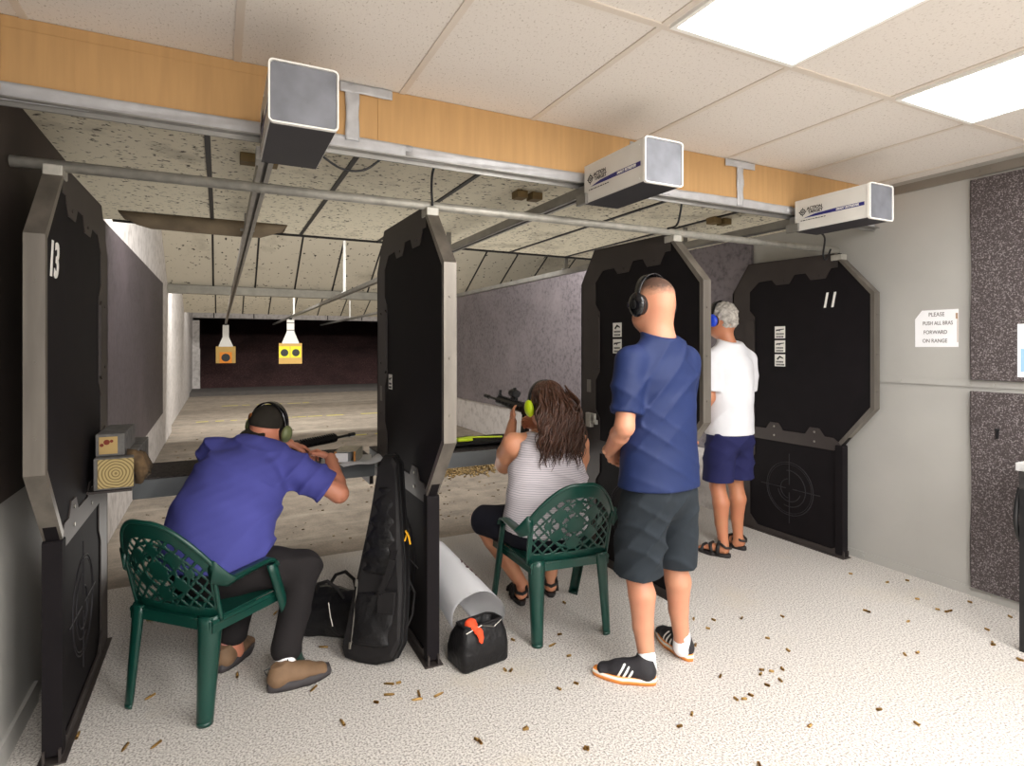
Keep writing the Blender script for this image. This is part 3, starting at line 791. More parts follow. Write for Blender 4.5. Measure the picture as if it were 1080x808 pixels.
d11, F = divider('black lane shield with the white number 11 against the right wall', 3.965, 11, None, dy=.015)
number(d11, -.0215, 2.72, 1.835, '11', .150)
for z, k in ((1.615, 'rifle'), (1.505, 'rifle'), (1.395, 'pistol')): sticker(d11, F, -.0215, 3.13, z, .095, .095, k)
# small printed plates on the far frame of two shields
for t, s in ((d12, -1), (d3, -1)):
    bm = B(); mx = basis((s*.0245, .50, 1.22), (0, -1, 0), (0, 0, 1)); box(bm, (-.025, -.045, 0), (.025, .045, .0015), mat=mx); obj('rating_plate', bm, simple('scuffed_plate', S(118, 112, 106), .5), t)
# latch fittings at bench height on the shield by the woman
bm = B(); box(bm, (-.055, .44, .93), (-.026, .50, 1.03), bev=.003); box(bm, (-.05, .38, .955), (-.03, .44, .985)); tube(bm, [(-.045, .40, .97), (-.045, .40, 1.03)], .012, 10)
obj('latch', bm, M['galv'], d3)

# ================================================================== BENCHES
def bench(x0, x1, label):
    t = thing('shooting_bench', label, 'bench', ((x0+x1)/2, 3.85, .70), group='grey shooting benches across the lanes')
    w = (x1-x0)/2
    bm = B(); box(bm, (-w, -.245, .0), (w, .22, .098), bev=.004); obj('bench_box', bm, M['benchface'], t)
    bm = B(); box(bm, (-w, -.235, .098), (w, .22, .106)); obj('bench_top', bm, M['benchtop'], t)
    for s in ((1,) if x0 < 0 else (-1, 1)): bm = B(); box(bm, (s*(w-.012)-.012, -.2, -.06), (s*(w-.012)+.012, .2, .0)); obj('end_bracket', bm, M['darksteel'], t)
bench(-.41, .86, 'grey shooting bench of the left lane with a carpeted top')
bench(.93, 2.38, 'grey shooting bench of the middle lane carrying a black rifle case')
# wooden blocks on the left end of the left bench
t = thing('timber_block', 'larger square timber block with growth rings on its cut end', 'timber block', (-.382, 3.28, .892-.02), group=None)
bm = B(); box(bm, (-.072, -.22, -.005), (.072, .42, .135), bev=.004); obj('timber', bm, M['greybrick'], t)
bm = B(); box(bm, (-.066, -.2235, -.063), (.066, -.2195, .063)); obj('cut_end', bm, M['rings'], t, loc=(.01, 0, .066))
t.location = (-.418, 3.28, .88)
t = thing('timber_block', 'smaller timber block with a knotted end on top of the larger one', 'timber block', (-.435, 3.30, 1.017))
bm = B(); box(bm, (-.054, -.20, 0), (.054, .16, .098), bev=.004); obj('timber', bm, M['greybrick'], t)
bm = B(); box(bm, (-.040, -.2035, .010), (.028, -.1995, .085)); obj('cut_end', bm, [M['wood']], t)
bm = B(); tube(bm, [(-.012, -.205, .062), (-.012, -.203, .062)], .012, 9); tube(bm, [(-.03, -.205, .05), (-.03, -.203, .05)], .008, 7); tube(bm, [(.006, -.205, .066), (.006, -.203, .066)], .007, 7); obj('knot', bm, simple('dark_knot', S(110, 40, 20), .8), t)
bm = B(); r = random.Random(2); rings = []
for i in range(15):
    a = i/14; y = 3.10+.24*a; zt = .985+.035*math.sin(9*a)+.02*math.sin(23*a)-.05*a; zb = .885+.012*math.sin(14*a)
    rings.append([Vector((-.342, y, zb)), Vector((-.318+.006*math.sin(11*a), y, zb-.005)), Vector((-.300+.010*math.sin(13*a+1), y, (zb+zt)/2)), Vector((-.318+.008*math.sin(7*a), y, zt)), Vector((-.345, y, zt+.014)), Vector((-.375, y, zt+.010+.01*math.sin(19*a))), Vector((-.343, y, (zb+zt)/2))])
loft(bm, rings)
tag(origin(obj('torn_bark', bm, simple('torn_brown_bark', S(84, 66, 44), .9, 0, .5, 26, 34, .9, .01), smooth=True)), 'torn brown strip of bark hanging on the side of the timber blocks', 'bark')
# support for the timber: steel shelf fixed to the shield
bm = B(); box(bm, (-.513, 3.06, .862), (-.35, 3.60, .872)); tag(origin(obj('block_shelf', bm, M['darksteel'])), 'thin steel ledge under the timber blocks on the number 13 shield', 'ledge')

# ================================================================== RIGHT WALL THINGS
def foam(y0, y1, z0, z1, label, bow):
    bm = B(); n = 20; rings = []
    for i in range(n+1):
        a = i/n; z = z0+(z1-z0)*a
        rings.append([Vector((XR-.035, y0, z)), Vector((XR-.028, y0, z)), Vector((XR-.001, y0, z)), Vector((XR-.001, y1, z)), Vector((XR-.028, y1+.004*math.sin(9*a), z)), Vector((XR-.036, y1-.008, z))])
    loft(bm, rings); tag(origin(obj('foam_panel', bm, M['foam'])), label, 'foam panel', 'speckled foam panels on the right wall')
foam(.2, 1.885, 1.305, 2.50, 'upper speckled dark foam panel on the right wall', 0)
foam(.2, 1.885, .06, 1.235, 'lower speckled dark foam panel on the right wall below the seam', 0)
t = thing('paper_sign', 'curled white paper sign with pencil-grey capital letters on the right wall', 'sign', (XR, 2.085, 1.50))
bm = B(); rings = []
for i in range(13):
    a = i/12; y = .125-.25*a; top = .235-(.055*max(0, 1-a*6)); ring = []
    for k in range(9):
        b_ = k/8; ring.append(Vector((-.0025-.0015*(a**6)-.0015*(1-a)**5*(b_), y, top*b_)))
    for k in range(8, -1, -1):
        b_ = k/8; ring.append(Vector((-.0015-.0015*(a**6)-.0015*(1-a)**5*(b_), y, top*b_)))
    rings.append(ring)
loft(bm, rings); obj('sheet', bm, M['paper'], t)
bm = B(); mx = basis((-.0044, 0, 0), (0, -1, 0), (0, 0, 1))
for s_, sz, z, y in (('PLEASE', .036, .205, .002), ('PUSH ALL BRAS', .034, .150, .008), ('FORWARD', .034, .093, -.005), ('ON RANGE', .034, .038, -.008)):
    me = text_mesh(s_, sz, .0004, 0, .0002); me.transform(mx @ Matrix.Translation((y, z, 0)) @ Matrix.Diagonal((.82 if s_ != 'PUSH ALL BRAS' else .74, 1, 1, 1))); bm.from_mesh(me); bpy.data.meshes.remove(me)
obj('lettering', bm, simple('grey_ink', S(120, 116, 114), .8), t)
bm = B(); box(bm, (-.0050, -.122, .175), (-.0040, -.110, .210)); box(bm, (-.0050, -.1225, .03), (-.0040, -.119, .18)); obj('stain', bm, simple('tan_stain', S(176, 146, 120), .8), t)
t = thing('pinned_notice', 'white notice pinned on the upper foam panel at the right edge', 'notice', (XR-.037, 1.55, 1.33))
bm = B(); box(bm, (-.002, -.10, 0), (.001, .10, .30)); obj('sheet', bm, M['paper'], t)
bm = B(); tube(bm, [(-.004, .0, .31), (-.003, .09, .335), (-.003, .02, .30)], .002, 6); obj('hanging_loop', bm, M['zip'], t); bm = B(); box(bm, (-.003, -.09, .03), (-.0021, .085, .16)); obj('print', bm, simple('pale_blue_ink', S(150, 190, 226), .6), t)
bm = B(); tube(bm, [(XR-.040, 1.755, 1.02), (XR-.040, 1.735, 1.02)], .008, 6); box(bm, (XR-.043, 1.74, .97), (XR-.036, 1.752, 1.02)); tag(origin(obj('metal_hook', bm, M['black'])), 'small black hook pushed into the lower foam panel', 'hook')
# black stand at the right edge
t = thing('equipment_stand', 'black stand with a pale worn top cut off by the right edge of the photo', 'stand', (3.63, 1.18, 0))
bm = B(); box(bm, (-.12, -.2, .89), (.30, .27, .93), bev=.004); obj('top_board', bm, simple('worn_pale_edge', S(186, 186, 186), .7, 0, .2, 30), t)
bm = B(); box(bm, (-.11, -.19, .80), (.29, .26, .889), bev=.004); obj('apron', bm, simple('scuffed_black', S(46, 44, 44), .7, 0, .5, 40), t)
for x_, y_ in ((-.09, .24), (.27, .24), (-.09, -.17), (.27, -.17)):
    bm = B(); box(bm, (x_-.018, y_-.018, 0), (x_+.018, y_+.018, .80)); obj('leg', bm, M['black'], t)
cable('strap', [(3.56, 1.45, .80), (3.53, 1.455, .68), (3.545, 1.455, .58), (3.60, 1.45, .50)], .012, None); bpy.data.objects['strap'].name = 'hanging_strap'
tag(origin(bpy.data.objects['hanging_strap']), 'black strap hanging under the stand at the right edge', 'strap')
cable('headset_cord', [(3.55, 1.42, .935), (3.56, 1.42, .99), (3.62, 1.40, 1.03), (3.75, 1.38, 1.02), (3.82, 1.34, .94)], .007, 'black cord arched on the stand top at the right edge')
# ================================================================== PEOPLE
def head_sdf(sd, hm, k=.014):
    """head in its own frame (x right, y forward, z up, origin mid-head; crown +.12, chin -.12)"""
    old = sd.mx; sd.mx = hm
    sd.ell((0, -.015, .030), (.078, .098, .090), k=.01)
    sd.ell((0, .025, -.020), (.064, .068, .088), k=.03)
    sd.ell((0, .040, -.082), (.043, .045, .034), k=.035)
    sd.ell((0, -.03, -.03), (.068, .07, .06), k=.04)
    for s in (-1, 1):
        sd.ell((s*.045, .035, -.060), (.026, .045, .04), k=.03)
        sd.ell((s*.034, .070, -.018), (.022, .016, .018), k=.015)
        sd.ell((s*.031, .090, .008), (.019, .014, .013), k=.012, op='sub')
        sd.ell((s*.031, .080, .028), (.026, .014, .008), k=.014)
        sd.ell((s*.078, -.006, -.002), (.008, .020, .031), ex=(1, .3*s, 0), k=.006)
        sd.ell((s*.085, -.001, -.002), (.005, .010, .018), k=.004, op='sub')
        sd.ell((s*.010, .101, -.036), (.009, .010, .008), k=.008)
    sd.tube([(0, .088, .018), (0, .106, -.028)], [.009, .012], k=.012)
    sd.ell((0, .088, -.060), (.024, .010, .006), k=.006)
    sd.ell((0, .087, -.072), (.021, .010, .007), k=.006)
    sd.ell((0, .099, -.0655), (.024, .004, .0015), k=.002, op='sub')
    sd.mx = old
def head_frame(c, az, pitch=0., roll=0., sc=1.):
    return Matrix.Translation(Vector(c)) @ Matrix.Rotation(-R(az), 4, 'Z') @ Matrix.Rotation(R(pitch), 4, 'X') @ Matrix.Rotation(R(roll), 4, 'Y') @ Matrix.Scale(sc, 4)
def eyes(parent, hm):
    for s in (-1, 1):
        bm = B(); bmesh.ops.create_uvsphere(bm, u_segments=16, v_segments=10, radius=.0125, matrix=hm @ Matrix.Translation((s*.031, .0745, .008)))
        e = obj('eye', bm, M['white'], parent, True)
        bm = B(); bmesh.ops.create_uvsphere(bm, u_segments=12, v_segments=8, radius=.006, matrix=hm @ Matrix.Translation((s*.031, .0825, .008))); obj('iris', bm, M['iris'], e, True)
def hand_mesh(wrist, fdir, palm, thumb_side, curl=.5, sc=1., spread=1.):
    """wrist: point; fdir: towards the knuckles; palm: palm-facing normal; thumb_side: +1/-1 along fdir x palm"""
    f = Vector(fdir).normalized(); p = Vector(palm); p = (p-f*p.dot(f)).normalized(); s = f.cross(p)*thumb_side
    m = basis(wrist, s, f, None) if False else Matrix.Identity(4)
    for i, v in enumerate((s, f, p)):
        for k in range(3): m[k][i] = v[k]
    m.translation = Vector(wrist)
    sd = SDF(.0032*sc); sd.mx = m
    q = lambda *v: tuple(c*sc for c in v)
    sd.tube([q(0, -.03, 0), q(0, .01, 0)], [(.026*sc, .020*sc), (.026*sc, .017*sc)], k=.01)
    sd.tube([q(0, .01, 0), q(0, .045, 0), q(0, .085, .002)], [(.028*sc, .016*sc), (.038*sc, .015*sc), (.040*sc, .012*sc)], k=.015)
    for i, (x, L, r) in enumerate(((.030, .072, .0088), (.010, .080, .0092), (-.010, .075, .0088), (-.029, .058, .0076))):
        a = Vector(q(x, .085, 0)); pts = [a]; ang = 0.; d = Vector((x*.35*spread, 1, 0)).normalized()
        for j, fr in enumerate((.45, .30, .25)):
            ang += curl*(.9, 1.1, .8)[j]*(1+.06*i)
            dd = Vector((d.x*math.cos(ang), math.cos(ang), math.sin(ang)))
            a = a+dd*L*fr*sc; pts.append(a)
        sd.tube([q(x*.9, .05, .002)]+[tuple(v) for v in pts], [r*sc*1.05, r*sc*1.05, r*sc, r*.92*sc, r*.78*sc], k=.004, inner=.003)
    c = curl
    sd.tube([q(.018, .015, .004), q(.045, .045, .012), q(.060, .072, .018+.012*c), q(.060-.02*c, .095, .024+.02*c)], [.015*sc, .0125*sc, .0105*sc, .008*sc], k=.010, inner=.003)
    return sd.mesh('hand')
def muff(parent, name, hm, mat, padmat, r=(.030, .040, .026), band='gloss', bandr=.006, label=None, arc=True, wide=1., tilt=0.):
    """ear defenders on a head frame; a thing of its own"""
    o = bpy.data.objects.new(name, None); C.objects.link(o); o.location = hm.translation
    inv = Matrix.Translation(-hm.translation)
    hm = inv @ hm
    for s in (-1, 1):
        sd = SDF(.004); sd.mx = hm
        sd.ell((s*.108, .0, -.005), (.024, .037*wide, .046*wide), k=.01); sd.cut((s*.094, 0, 0), (-s, 0, 0))
        obj('ear_cup', sd.mesh(), M[mat], o)
        sd = SDF(.004); sd.mx = hm; sd.tube([(s*.082, 0, -.005), (s*.096, 0, -.005)], [(.030*wide, .038*wide), (.031*wide, .039*wide)], side=(0, 1, 0), k=.004)
        obj('ear_cushion', sd.mesh(), M[padmat], o)
    bm = B(); n = 28; rings = []
    for i in range(n+1):
        a = PI*i/n; x = .104*math.cos(a); z = .015+.122*math.sin(a)
        nrm = Vector((math.cos(a), 0, math.sin(a))); c = Vector((x, 0, z)); w = .012+.010*math.sin(a)
        rings.append([hm @ (c+nrm*u+Vector((0, v, 0))) for u, v in ((-.003, -w), (.003, -w), (.003, w), (-.003, w))])
    loft(bm, rings); obj('headband', bm, M[band], o, True)
    return o

def shoe(parent, heel, toe, kind, w=.047, L=None, lift=0.):
    """heel and toe points on the ground; sneaker, brown suede shoe or sandal"""
    h = Vector(heel); t = Vector(toe); d = (t-h); L = d.length; d.normalize(); up = Vector((0, 0, 1)); s = d.cross(up).normalized(); up = s.cross(d)
    mx = Matrix.Identity(4)
    for i, v in enumerate((s, d, up)):
        for k in range(3): mx[k][i] = v[k]
    mx.translation = h
    def outline(off, z):
        pts = []
        for i in range(32):
            a = 2*PI*i/32; y = .5-.5*math.cos(a); side = 1 if a < PI else -1
            ww = (w*.78+w*.35*math.sin(PI*min(1, y)*1.0-.0)*(1 if y > .5 else .55))*(math.sin(PI*min(max(y, .002), .998))**.32)
            pts.append(mx @ Vector((side*(ww+off), y*(L+2*off)-off, z)))
        return pts
    if kind == 'sandal':
        bm = B(); loft(bm, [outline(0, .0), outline(.002, .010), outline(.001, .026)]); so = obj('sandal', bm, M['sandal'], parent)
        bm = B()
        def strap(y, z, hw, r=.006, slope=0.):
            tube(bm, [mx @ Vector((-hw, y*L-slope, .02)), mx @ Vector((-hw*.95, y*L-slope*.6, z*.7)), mx @ Vector((-hw*.5, y*L, z)), mx @ Vector((hw*.5, y*L, z)), mx @ Vector((hw*.95, y*L+slope*.6, z*.7)), mx @ Vector((hw, y*L+slope, .02))], r, 8)
        strap(.80, .056, .047, .012); strap(.58, .078, .045, .012, .02); strap(.30, .105, .040, .012, -.01)
        tube(bm, [mx @ Vector((-.035, .27*L, .10)), mx @ Vector((-.032, .08*L, .075)), mx @ Vector((0, -.004, .07)), mx @ Vector((.032, .08*L, .075)), mx @ Vector((.035, .27*L, .10))], .009, 8)
        for sx in (-1, 1): tube(bm, [mx @ Vector((sx*.042, .3*L, .02)), mx @ Vector((sx*.036, .29*L, .1))], .008, 8)
        obj('strap', bm, M['sandal'], so, True)
        return mx, L
    sole = M['shoe_mid'] if kind == 'sneaker' else M['shoe_sole']
    bm = B(); rr_ = [outline(-.004, .004), outline(.001, .0), outline(.004, .016), outline(.001, .030)]
    if kind != 'sneaker':
        for i, p in enumerate(rr_[3]): p.z += .004+.007*math.sin(i*1.55)
    loft(bm, rr_)
    so = obj('shoe_sole', bm, sole, parent, True)
    if kind == 'sneaker':
        bm = B(); loft(bm, [outline(.0035, .014), outline(.0042, .020), outline(.002, .029)]); obj('white_foam_line', bm, M['sole_white'], so, True)
    sd = SDF(.0045); sd.mx = mx
    sd.tube([(0, .16*L, .042), (0, .5*L, .042), (0, .86*L, .033)], [(w*.78, .036), (w*.9, .036), (w*.84, .022)], k=.02)
    sd.tube([(0, .15*L, .055), (0, .19*L, .092)], [(w*.74, .040), (w*.62, .042)], k=.03)
    sd.tube([(0, .25*L, .075), (0, .62*L, .050)], [(w*.6, .028), (w*.7, .024)], k=.03)
    sd.cut((0, 0, .018), (0, 0, -1)); sd.cut((0, 0, .098), (0, -.25, 1))
    up_ = obj('shoe_upper', sd.mesh(), M['shoe_black' if kind == 'sneaker' else 'shoe_brown'], so)
    bm = B()
    if kind == 'sneaker':
        for k_ in range(3):
            s2 = SDF(.0028); s2.mx = mx
            s2.tube([(0, .16*L, .042), (0, .5*L, .042), (0, .86*L, .033)], [(w*.78+.0018, .0378), (w*.9+.0018, .0378), (w*.84+.0018, .0238)], k=.02)
            s2.tube([(0, .25*L, .075), (0, .62*L, .050)], [(w*.6, .0298), (w*.7, .0258)], k=.03)
            y0 = (.40+.085*k_)*L; s2.cut((0, y0+.0075, .035), (0, 1, .55)); s2.cut((0, y0-.0075, .035), (0, -1, -.55)); s2.cut((0, 0, .026), (0, 0, -1)); s2.cut((0, 0, .084), (0, 0, 1))
            bm.from_mesh(s2.mesh())
        obj('side_stripes', bm, M['white'], up_)
        bm = B()
    for k_ in range(5):
        y = (.30+.065*k_)*L; z = .105-.0085*k_*1.3
        tube(bm, [mx @ Vector((-.020, y, z-.008)), mx @ Vector((0, y+.006, z)), mx @ Vector((.020, y, z-.008))], .0028, 6)
    tube(bm, [mx @ Vector((0, .28*L, .10)), mx @ Vector((.012, .30*L, .118)), mx @ Vector((-.012, .31*L, .118)), mx @ Vector((0, .28*L, .10))], .003, 6)
    if kind != 'sneaker': tube(bm, [mx @ Vector((0, -.002, .07)), mx @ Vector((0, -.014, .095)), mx @ Vector((0, .012, .10))], .003, 6)
    obj('laces', bm, M['black'], up_)
    return mx, L

# ---------------------------------------------------------- man in dark blue, standing
def man_in_blue():
    t = thing('person', 'tall man standing in dark blue shirt, black shorts and striped trainers', 'person', (1.845, 2.13, 0))
    W = Matrix.Translation((0, 0, 0)) @ Matrix.Rotation(R(5), 4, 'Z')
    hm = W @ head_frame((-.020, .02, 1.70), -4, -4, 0, 1.04)
    sd = SDF(.008); sd.mx = W
    sd.tube([(0, 0, .93), (0, 0, 1.15), (0, -.01, 1.36), (0, -.012, 1.44)], [(.15, .11), (.165, .12), (.18, .11), (.12, .08)], k=.03)
    sd.tube([(0, -.022, 1.42), (-.008, -.008, 1.52), (-.014, .008, 1.62)], [(.084, .072), (.079, .078), (.074, .076)], k=.03)
    head_sdf(sd, hm)
    LA = [(-.20, -.01, 1.43), (-.268, -.055, 1.15), (-.165, .165, 1.0)]; RA = [(.18, .0, 1.43), (.212, .06, 1.15), (.12, .215, 1.0)]
    for A in (LA, RA):
        A = [Vector(a) for a in A]
        sd.tube([A[0], A[0].lerp(A[1], .5), A[1]], [.052, .049, .041], k=.02)
        sd.tube([A[1], A[1].lerp(A[2], .3), A[2]], [.041, .044, .028], k=.02)
    for hx, kn, an in (((-.085, 0, .86), (-.125, .025, .49), (-.125, -.045, .09)), ((.085, 0, .86), (.12, .03, .49), (.145, -.005, .09))):
        kn, an = Vector(kn), Vector(an)
        sd.tube([hx, kn], [.09, .058], k=.02)
        sd.tube([kn, kn.lerp(an, .3)+Vector((0, -.018, 0)), kn.lerp(an, .65), an, an+Vector((0, .01, -.05))], [.055, .061, .047, .036, .036], k=.02)
    body = sd.mesh()
    h1 = hand_mesh(W @ Vector((-.160, .172, .998)), W.to_3x3() @ Vector((.80, .35, -.45)), (.3, -.9, -.2), -1, .55)
    h2 = hand_mesh(W @ Vector((.125, .205, .99)), W.to_3x3() @ Vector((-.9, .15, -.35)), (-.1, -.95, -.2), 1, .6)
    bd = obj('body', join([body, h1, h2], 'body'), M['skin_fair'], t)
    eyes(bd, hm)
    # shirt
    sd = SDF(.008); sd.mx = W
    sd.tube([(0, .0, .83), (0, .0, .96), (0, 0, 1.10), (0, -.005, 1.24), (0, -.012, 1.36), (0, -.014, 1.43)], [(.212, .158), (.200, .152), (.190, .145), (.192, .140), (.190, .130), (.150, .095)], k=.03)
    sd.tube([(0, -.022, 1.42), (-.006, -.012, 1.50), (-.012, -.002, 1.60)], [(.092, .085), (.089, .088), (.085, .088)], k=.05); sd.tube([(-.15, -.014, 1.46), (0, -.02, 1.52), (.15, -.014, 1.46)], [.045, .055, .045], k=.06)
    sd.tube([(-.17, -.01, 1.42), (.15, -.01, 1.42)], [.062, .062], k=.04)
    for A in (LA, RA):
        A = [Vector(a) for a in A]; e = A[0].lerp(A[1], .80)
        sd.tube([A[0]+Vector((0, 0, .008)), A[0].lerp(A[1], .4), e+Vector((0, 0, -.03))], [.070, .070, (.070, .068)], k=.035)
        sd.cut(e, tuple(A[1]-A[0]), k=.004) if False else None
    sd.func(creases(.010, 34, 1.))
    # sleeve ends and hem
    for s, A in ((-1, LA), (1, RA)):
        a0, a1 = Vector(A[0]), Vector(A[1]); e = a0.lerp(a1, .80); n = (a1-a0).normalized()
        p_ = sd.P(e); nn = sd.V(n)
        cx = float((W @ Vector((s*.205, 0, 0))).x); 
        def f(X, p_=p_, nn=nn, c=sd.P(a1+n*.06)):
            return np.maximum((X-p_)@(-nn), np.linalg.norm(X-c, axis=-1)-.17)
        def g(X, p_=p_, nn=nn, s=s):
            u = (X-p_); al = u@nn; rad = np.linalg.norm(u-al[..., None]*nn, axis=-1)
            return np.maximum(-al, np.maximum(rad-.082, al-.16))
        sd.ops.append(('sub', .004, g, None, None))
    sd.cut((0, 0, .855), (0, 0, -1))
    sd.cut((-.006, .02, 1.572), (0, -.30, 1))
    # the sleeve cut may bite the waist: refill the trunk
    sd.tube([(0, .0, .86), (0, .0, .98), (0, 0, 1.10), (0, -.005, 1.22)], [(.212, .158), (.200, .152), (.190, .145), (.190, .138)], k=.01)
    sd.cut((0, 0, .852), (0, 0, -1))
    obj('shirt', sd.mesh(), M['poloblue'], t)
    # shorts
    sd = SDF(.008); sd.mx = W
    sd.tube([(0, 0, .92), (0, -.005, .82)], [(.178, .132), (.182, .142)], k=.03)
    for s in (-1, 1): sd.tube([(s*.085, -.005, .82), (s*.112, .01, .62), (s*.122, .02, .40)], [(.104, .130), (.108, .120), (.106, .112)], k=.025)
    sd.func(creases(.011, 40, 4.)); sd.cut((0, 0, .455), (0, 0, -1))
    so = obj('shorts', sd.mesh(), M['shorts_black'], t)
    # hair: short crop on top and sides
    sd = SDF(.005); sd.mx = hm
    sd.ell((0, -.013, .032), (.0788, .1000, .0925), k=.01); sd.cut((0, -.02, .015), (0, .55, -1))
    obj('cropped_hair', sd.mesh(), hair_fade('cropped_hair_fade', S(196, 142, 112), S(78, 54, 42), 1.735, 1.785), bd)
    # socks and shoes
    for heel, toe in (((-.120, -.098, 0), (-.300, .118, 0)), ((.155, -.052, 0), (.235, .235, 0))):
        h_ = W @ Vector(heel); q_ = W @ Vector(toe); shoe(t, h_, q_, 'sneaker')
    for an in ((-.128, -.048, 0), (.148, -.004, 0)):
        sd = SDF(.005); sd.mx = W; sd.tube([(an[0], an[1], .05), (an[0], an[1], .104)], [.043, .040], k=.004); obj('sock', sd.mesh(), M['paper'], t)
    # spectacles seen beside the ear cup
    bm = B()
    for s in (-1, 1):
        tube(bm, [hm @ Vector((s*.086, -.0, .012)), hm @ Vector((s*.078, .085, .014))], .0022, 6)
        tube(bm, [hm @ Vector((s*.033+.028*math.cos(2*PI*k/20), .100, .008+.020*math.sin(2*PI*k/20))) for k in range(21)], .0022, 6)
    sp = bpy.data.objects.new('spectacles', None); C.objects.link(sp); sp.location = t.location
    tag(sp, 'dark glasses worn by the standing man in the dark blue shirt', 'glasses')
    obj('spectacle_frame', bm, M['black'], sp)
    bm = B()
    for s in (-1, 1): tube(bm, [hm @ Vector((s*.033, .099, .008)), hm @ Vector((s*.033, .1005, .008))], .027, 16)
    obj('lens', bm, M['lensdark'], sp)
    mf = muff(None, 'ear_defenders', Matrix.Translation(t.location) @ hm, 'gloss', 'black', wide=1.25)
    tag(mf, 'glossy black ear defenders on the cropped head of the tall man in dark blue', 'ear defenders')
    bm = B(); h2_ = hm; tube(bm, [h2_ @ Vector((.11+.0*k, -.02+.02*math.cos(2*PI*k/14), .055+.02*math.sin(2*PI*k/14))) for k in range(11)], .0018, 6)
    obj('wire_loop', bm, M['gloss'], mf).location = t.location-mf.location
man_in_blue()

# ---------------------------------------------------------- grey-haired man in white
def man_in_white():
    t = thing('person', 'grey-haired man in white T-shirt, navy shorts and sandals, back turned', 'person', (3.315, 3.07, 0))
    W = Matrix.Rotation(R(2), 4, 'Z')
    hm = W @ head_frame((-.030, .045, 1.695), -8, -10, 0, 1.04)
    sd = SDF(.008); sd.mx = W
    sd.tube([(0, 0, .93), (0, 0, 1.15), (0, -.01, 1.36), (0, -.01, 1.44)], [(.14, .11), (.15, .115), (.165, .11), (.11, .08)], k=.03)
    sd.tube([(0, -.02, 1.42), (-.015, .0, 1.52), (-.03, .03, 1.62)], [(.064, .058), (.055, .058), (.055, .060)], k=.03)
    head_sdf(sd, hm)
    LA = [(-.185, -.0, 1.41), (-.225, -.02, 1.14), (-.30, .08, .905)]; RA = [(.185, .0, 1.41), (.225, .04, 1.13), (.16, .28, 1.08)]
    for A in (LA, RA):
        A = [Vector(a) for a in A]
        sd.tube([A[0], A[1]], [.046, .037], k=.02); sd.tube([A[1], A[1].lerp(A[2], .3), A[2]], [.037, .039, .025], k=.02)
    for hx, kn, an in (((-.085, 0, .86), (-.095, .03, .50), (-.085, -.02, .09)), ((.085, 0, .86), (.105, .04, .50), (.125, .03, .09))):
        kn, an = Vector(kn), Vector(an)
        sd.tube([hx, kn], [.085, .054], k=.02)
        sd.tube([kn, kn.lerp(an, .3)+Vector((0, -.018, 0)), kn.lerp(an, .65), an, an+Vector((0, .01, -.045))], [.052, .059, .045, .034, .038], k=.02)
    for hl, to in SAN:
        hl, to = Vector(hl), Vector(to); d = (to-hl)
        sd.tube([hl+d*.15+Vector((0, 0, .052)), hl+d*.5+Vector((0, 0, .050)), hl+d*.80+Vector((0, 0, .040))], [(.031, .026), (.038, .026), (.044, .014)], side=(1, 0, 0), k=.025)
        dn = d.normalized(); sx = dn.cross(Vector((0, 0, 1)))
        for i in range(5): sd.tube([hl+d*.80+sx*(-.032+.016*i)+Vector((0, 0, .037)), hl+d*(.965-.018*abs(i-1.5))+sx*(-.032+.016*i)+Vector((0, 0, .035))], [.009, .0085], k=.006)
    body = sd.mesh()
    h1 = hand_mesh(W @ Vector((-.302, .085, .90)), (-.10, .22, -1), (.75, .3, .1), 1, .28)
    h2 = hand_mesh(W @ Vector((.155, .285, 1.08)), (-.6, .7, -.1), (-.3, -.3, -1), 1, .6)
    bd = obj('body', join([body, h1, h2], 'body'), M['skin_tan'], t)
    eyes(bd, hm)
    sd = SDF(.008); sd.mx = W
    sd.tube([(0, .0, .85), (0, .0, .98), (0, 0, 1.12), (0, -.005, 1.26), (0, -.01, 1.36), (0, -.01, 1.43)], [(.190, .155), (.182, .150), (.180, .148), (.184, .142), (.182, .128), (.13, .09)], k=.03)
    sd.tube([(0, -.02, 1.42), (-.01, -.005, 1.50), (-.018, .005, 1.56)], [(.085, .075), (.075, .07), (.066, .066)], k=.05); sd.tube([(-.13, -.01, 1.46), (0, -.02, 1.52), (.13, -.01, 1.46)], [.045, .055, .045], k=.06)
    sd.tube([(-.155, -.005, 1.42), (.155, -.005, 1.42)], [.055, .055], k=.04)
    for A in (LA, RA):
        A = [Vector(a) for a in A]; sd.tube([A[0], A[0].lerp(A[1], .45), A[0].lerp(A[1], .92)], [.068, .070, .074], k=.03)
    sd.func(creases(.009, 28, 2.))
    for s, A in ((-1, LA), (1, RA)):
        a0, a1 = Vector(A[0]), Vector(A[1]); e = a0.lerp(a1, .84); n = (a1-a0).normalized(); p_ = sd.P(e); nn = sd.V(n)
        def g(X, p_=p_, nn=nn):
            u = (X-p_); al = u@nn; rad = np.linalg.norm(u-al[..., None]*nn, axis=-1)
            return np.maximum(-al, np.maximum(rad-.085, al-.14))
        sd.ops.append(('sub', .004, g, None, None))
    sd.tube([(0, .0, .85), (0, .0, .98), (0, 0, 1.12), (0, -.005, 1.2)], [(.190, .155), (.182, .150), (.180, .148), (.180, .14)], k=.01)
    sd.cut((0, 0, .872), (0, 0, -1)); sd.cut((-.01, .02, 1.555), (0, -.3, 1))
    obj('shirt', sd.mesh(), M['tee_white'], t)
    sd = SDF(.008); sd.mx = W
    sd.tube([(0, 0, .92), (0, -.005, .84)], [(.165, .13), (.172, .14)], k=.03)
    for s in (-1, 1): sd.tube([(s*.082, -.005, .84), (s*.098, .01, .66), (s*.105, .02, .46)], [(.096, .120), (.104, .118), (.110, .118)], k=.03)
    sd.func(creases(.010, 30, 3.)); sd.cut((0, 0, .535), (0, 0, -1))
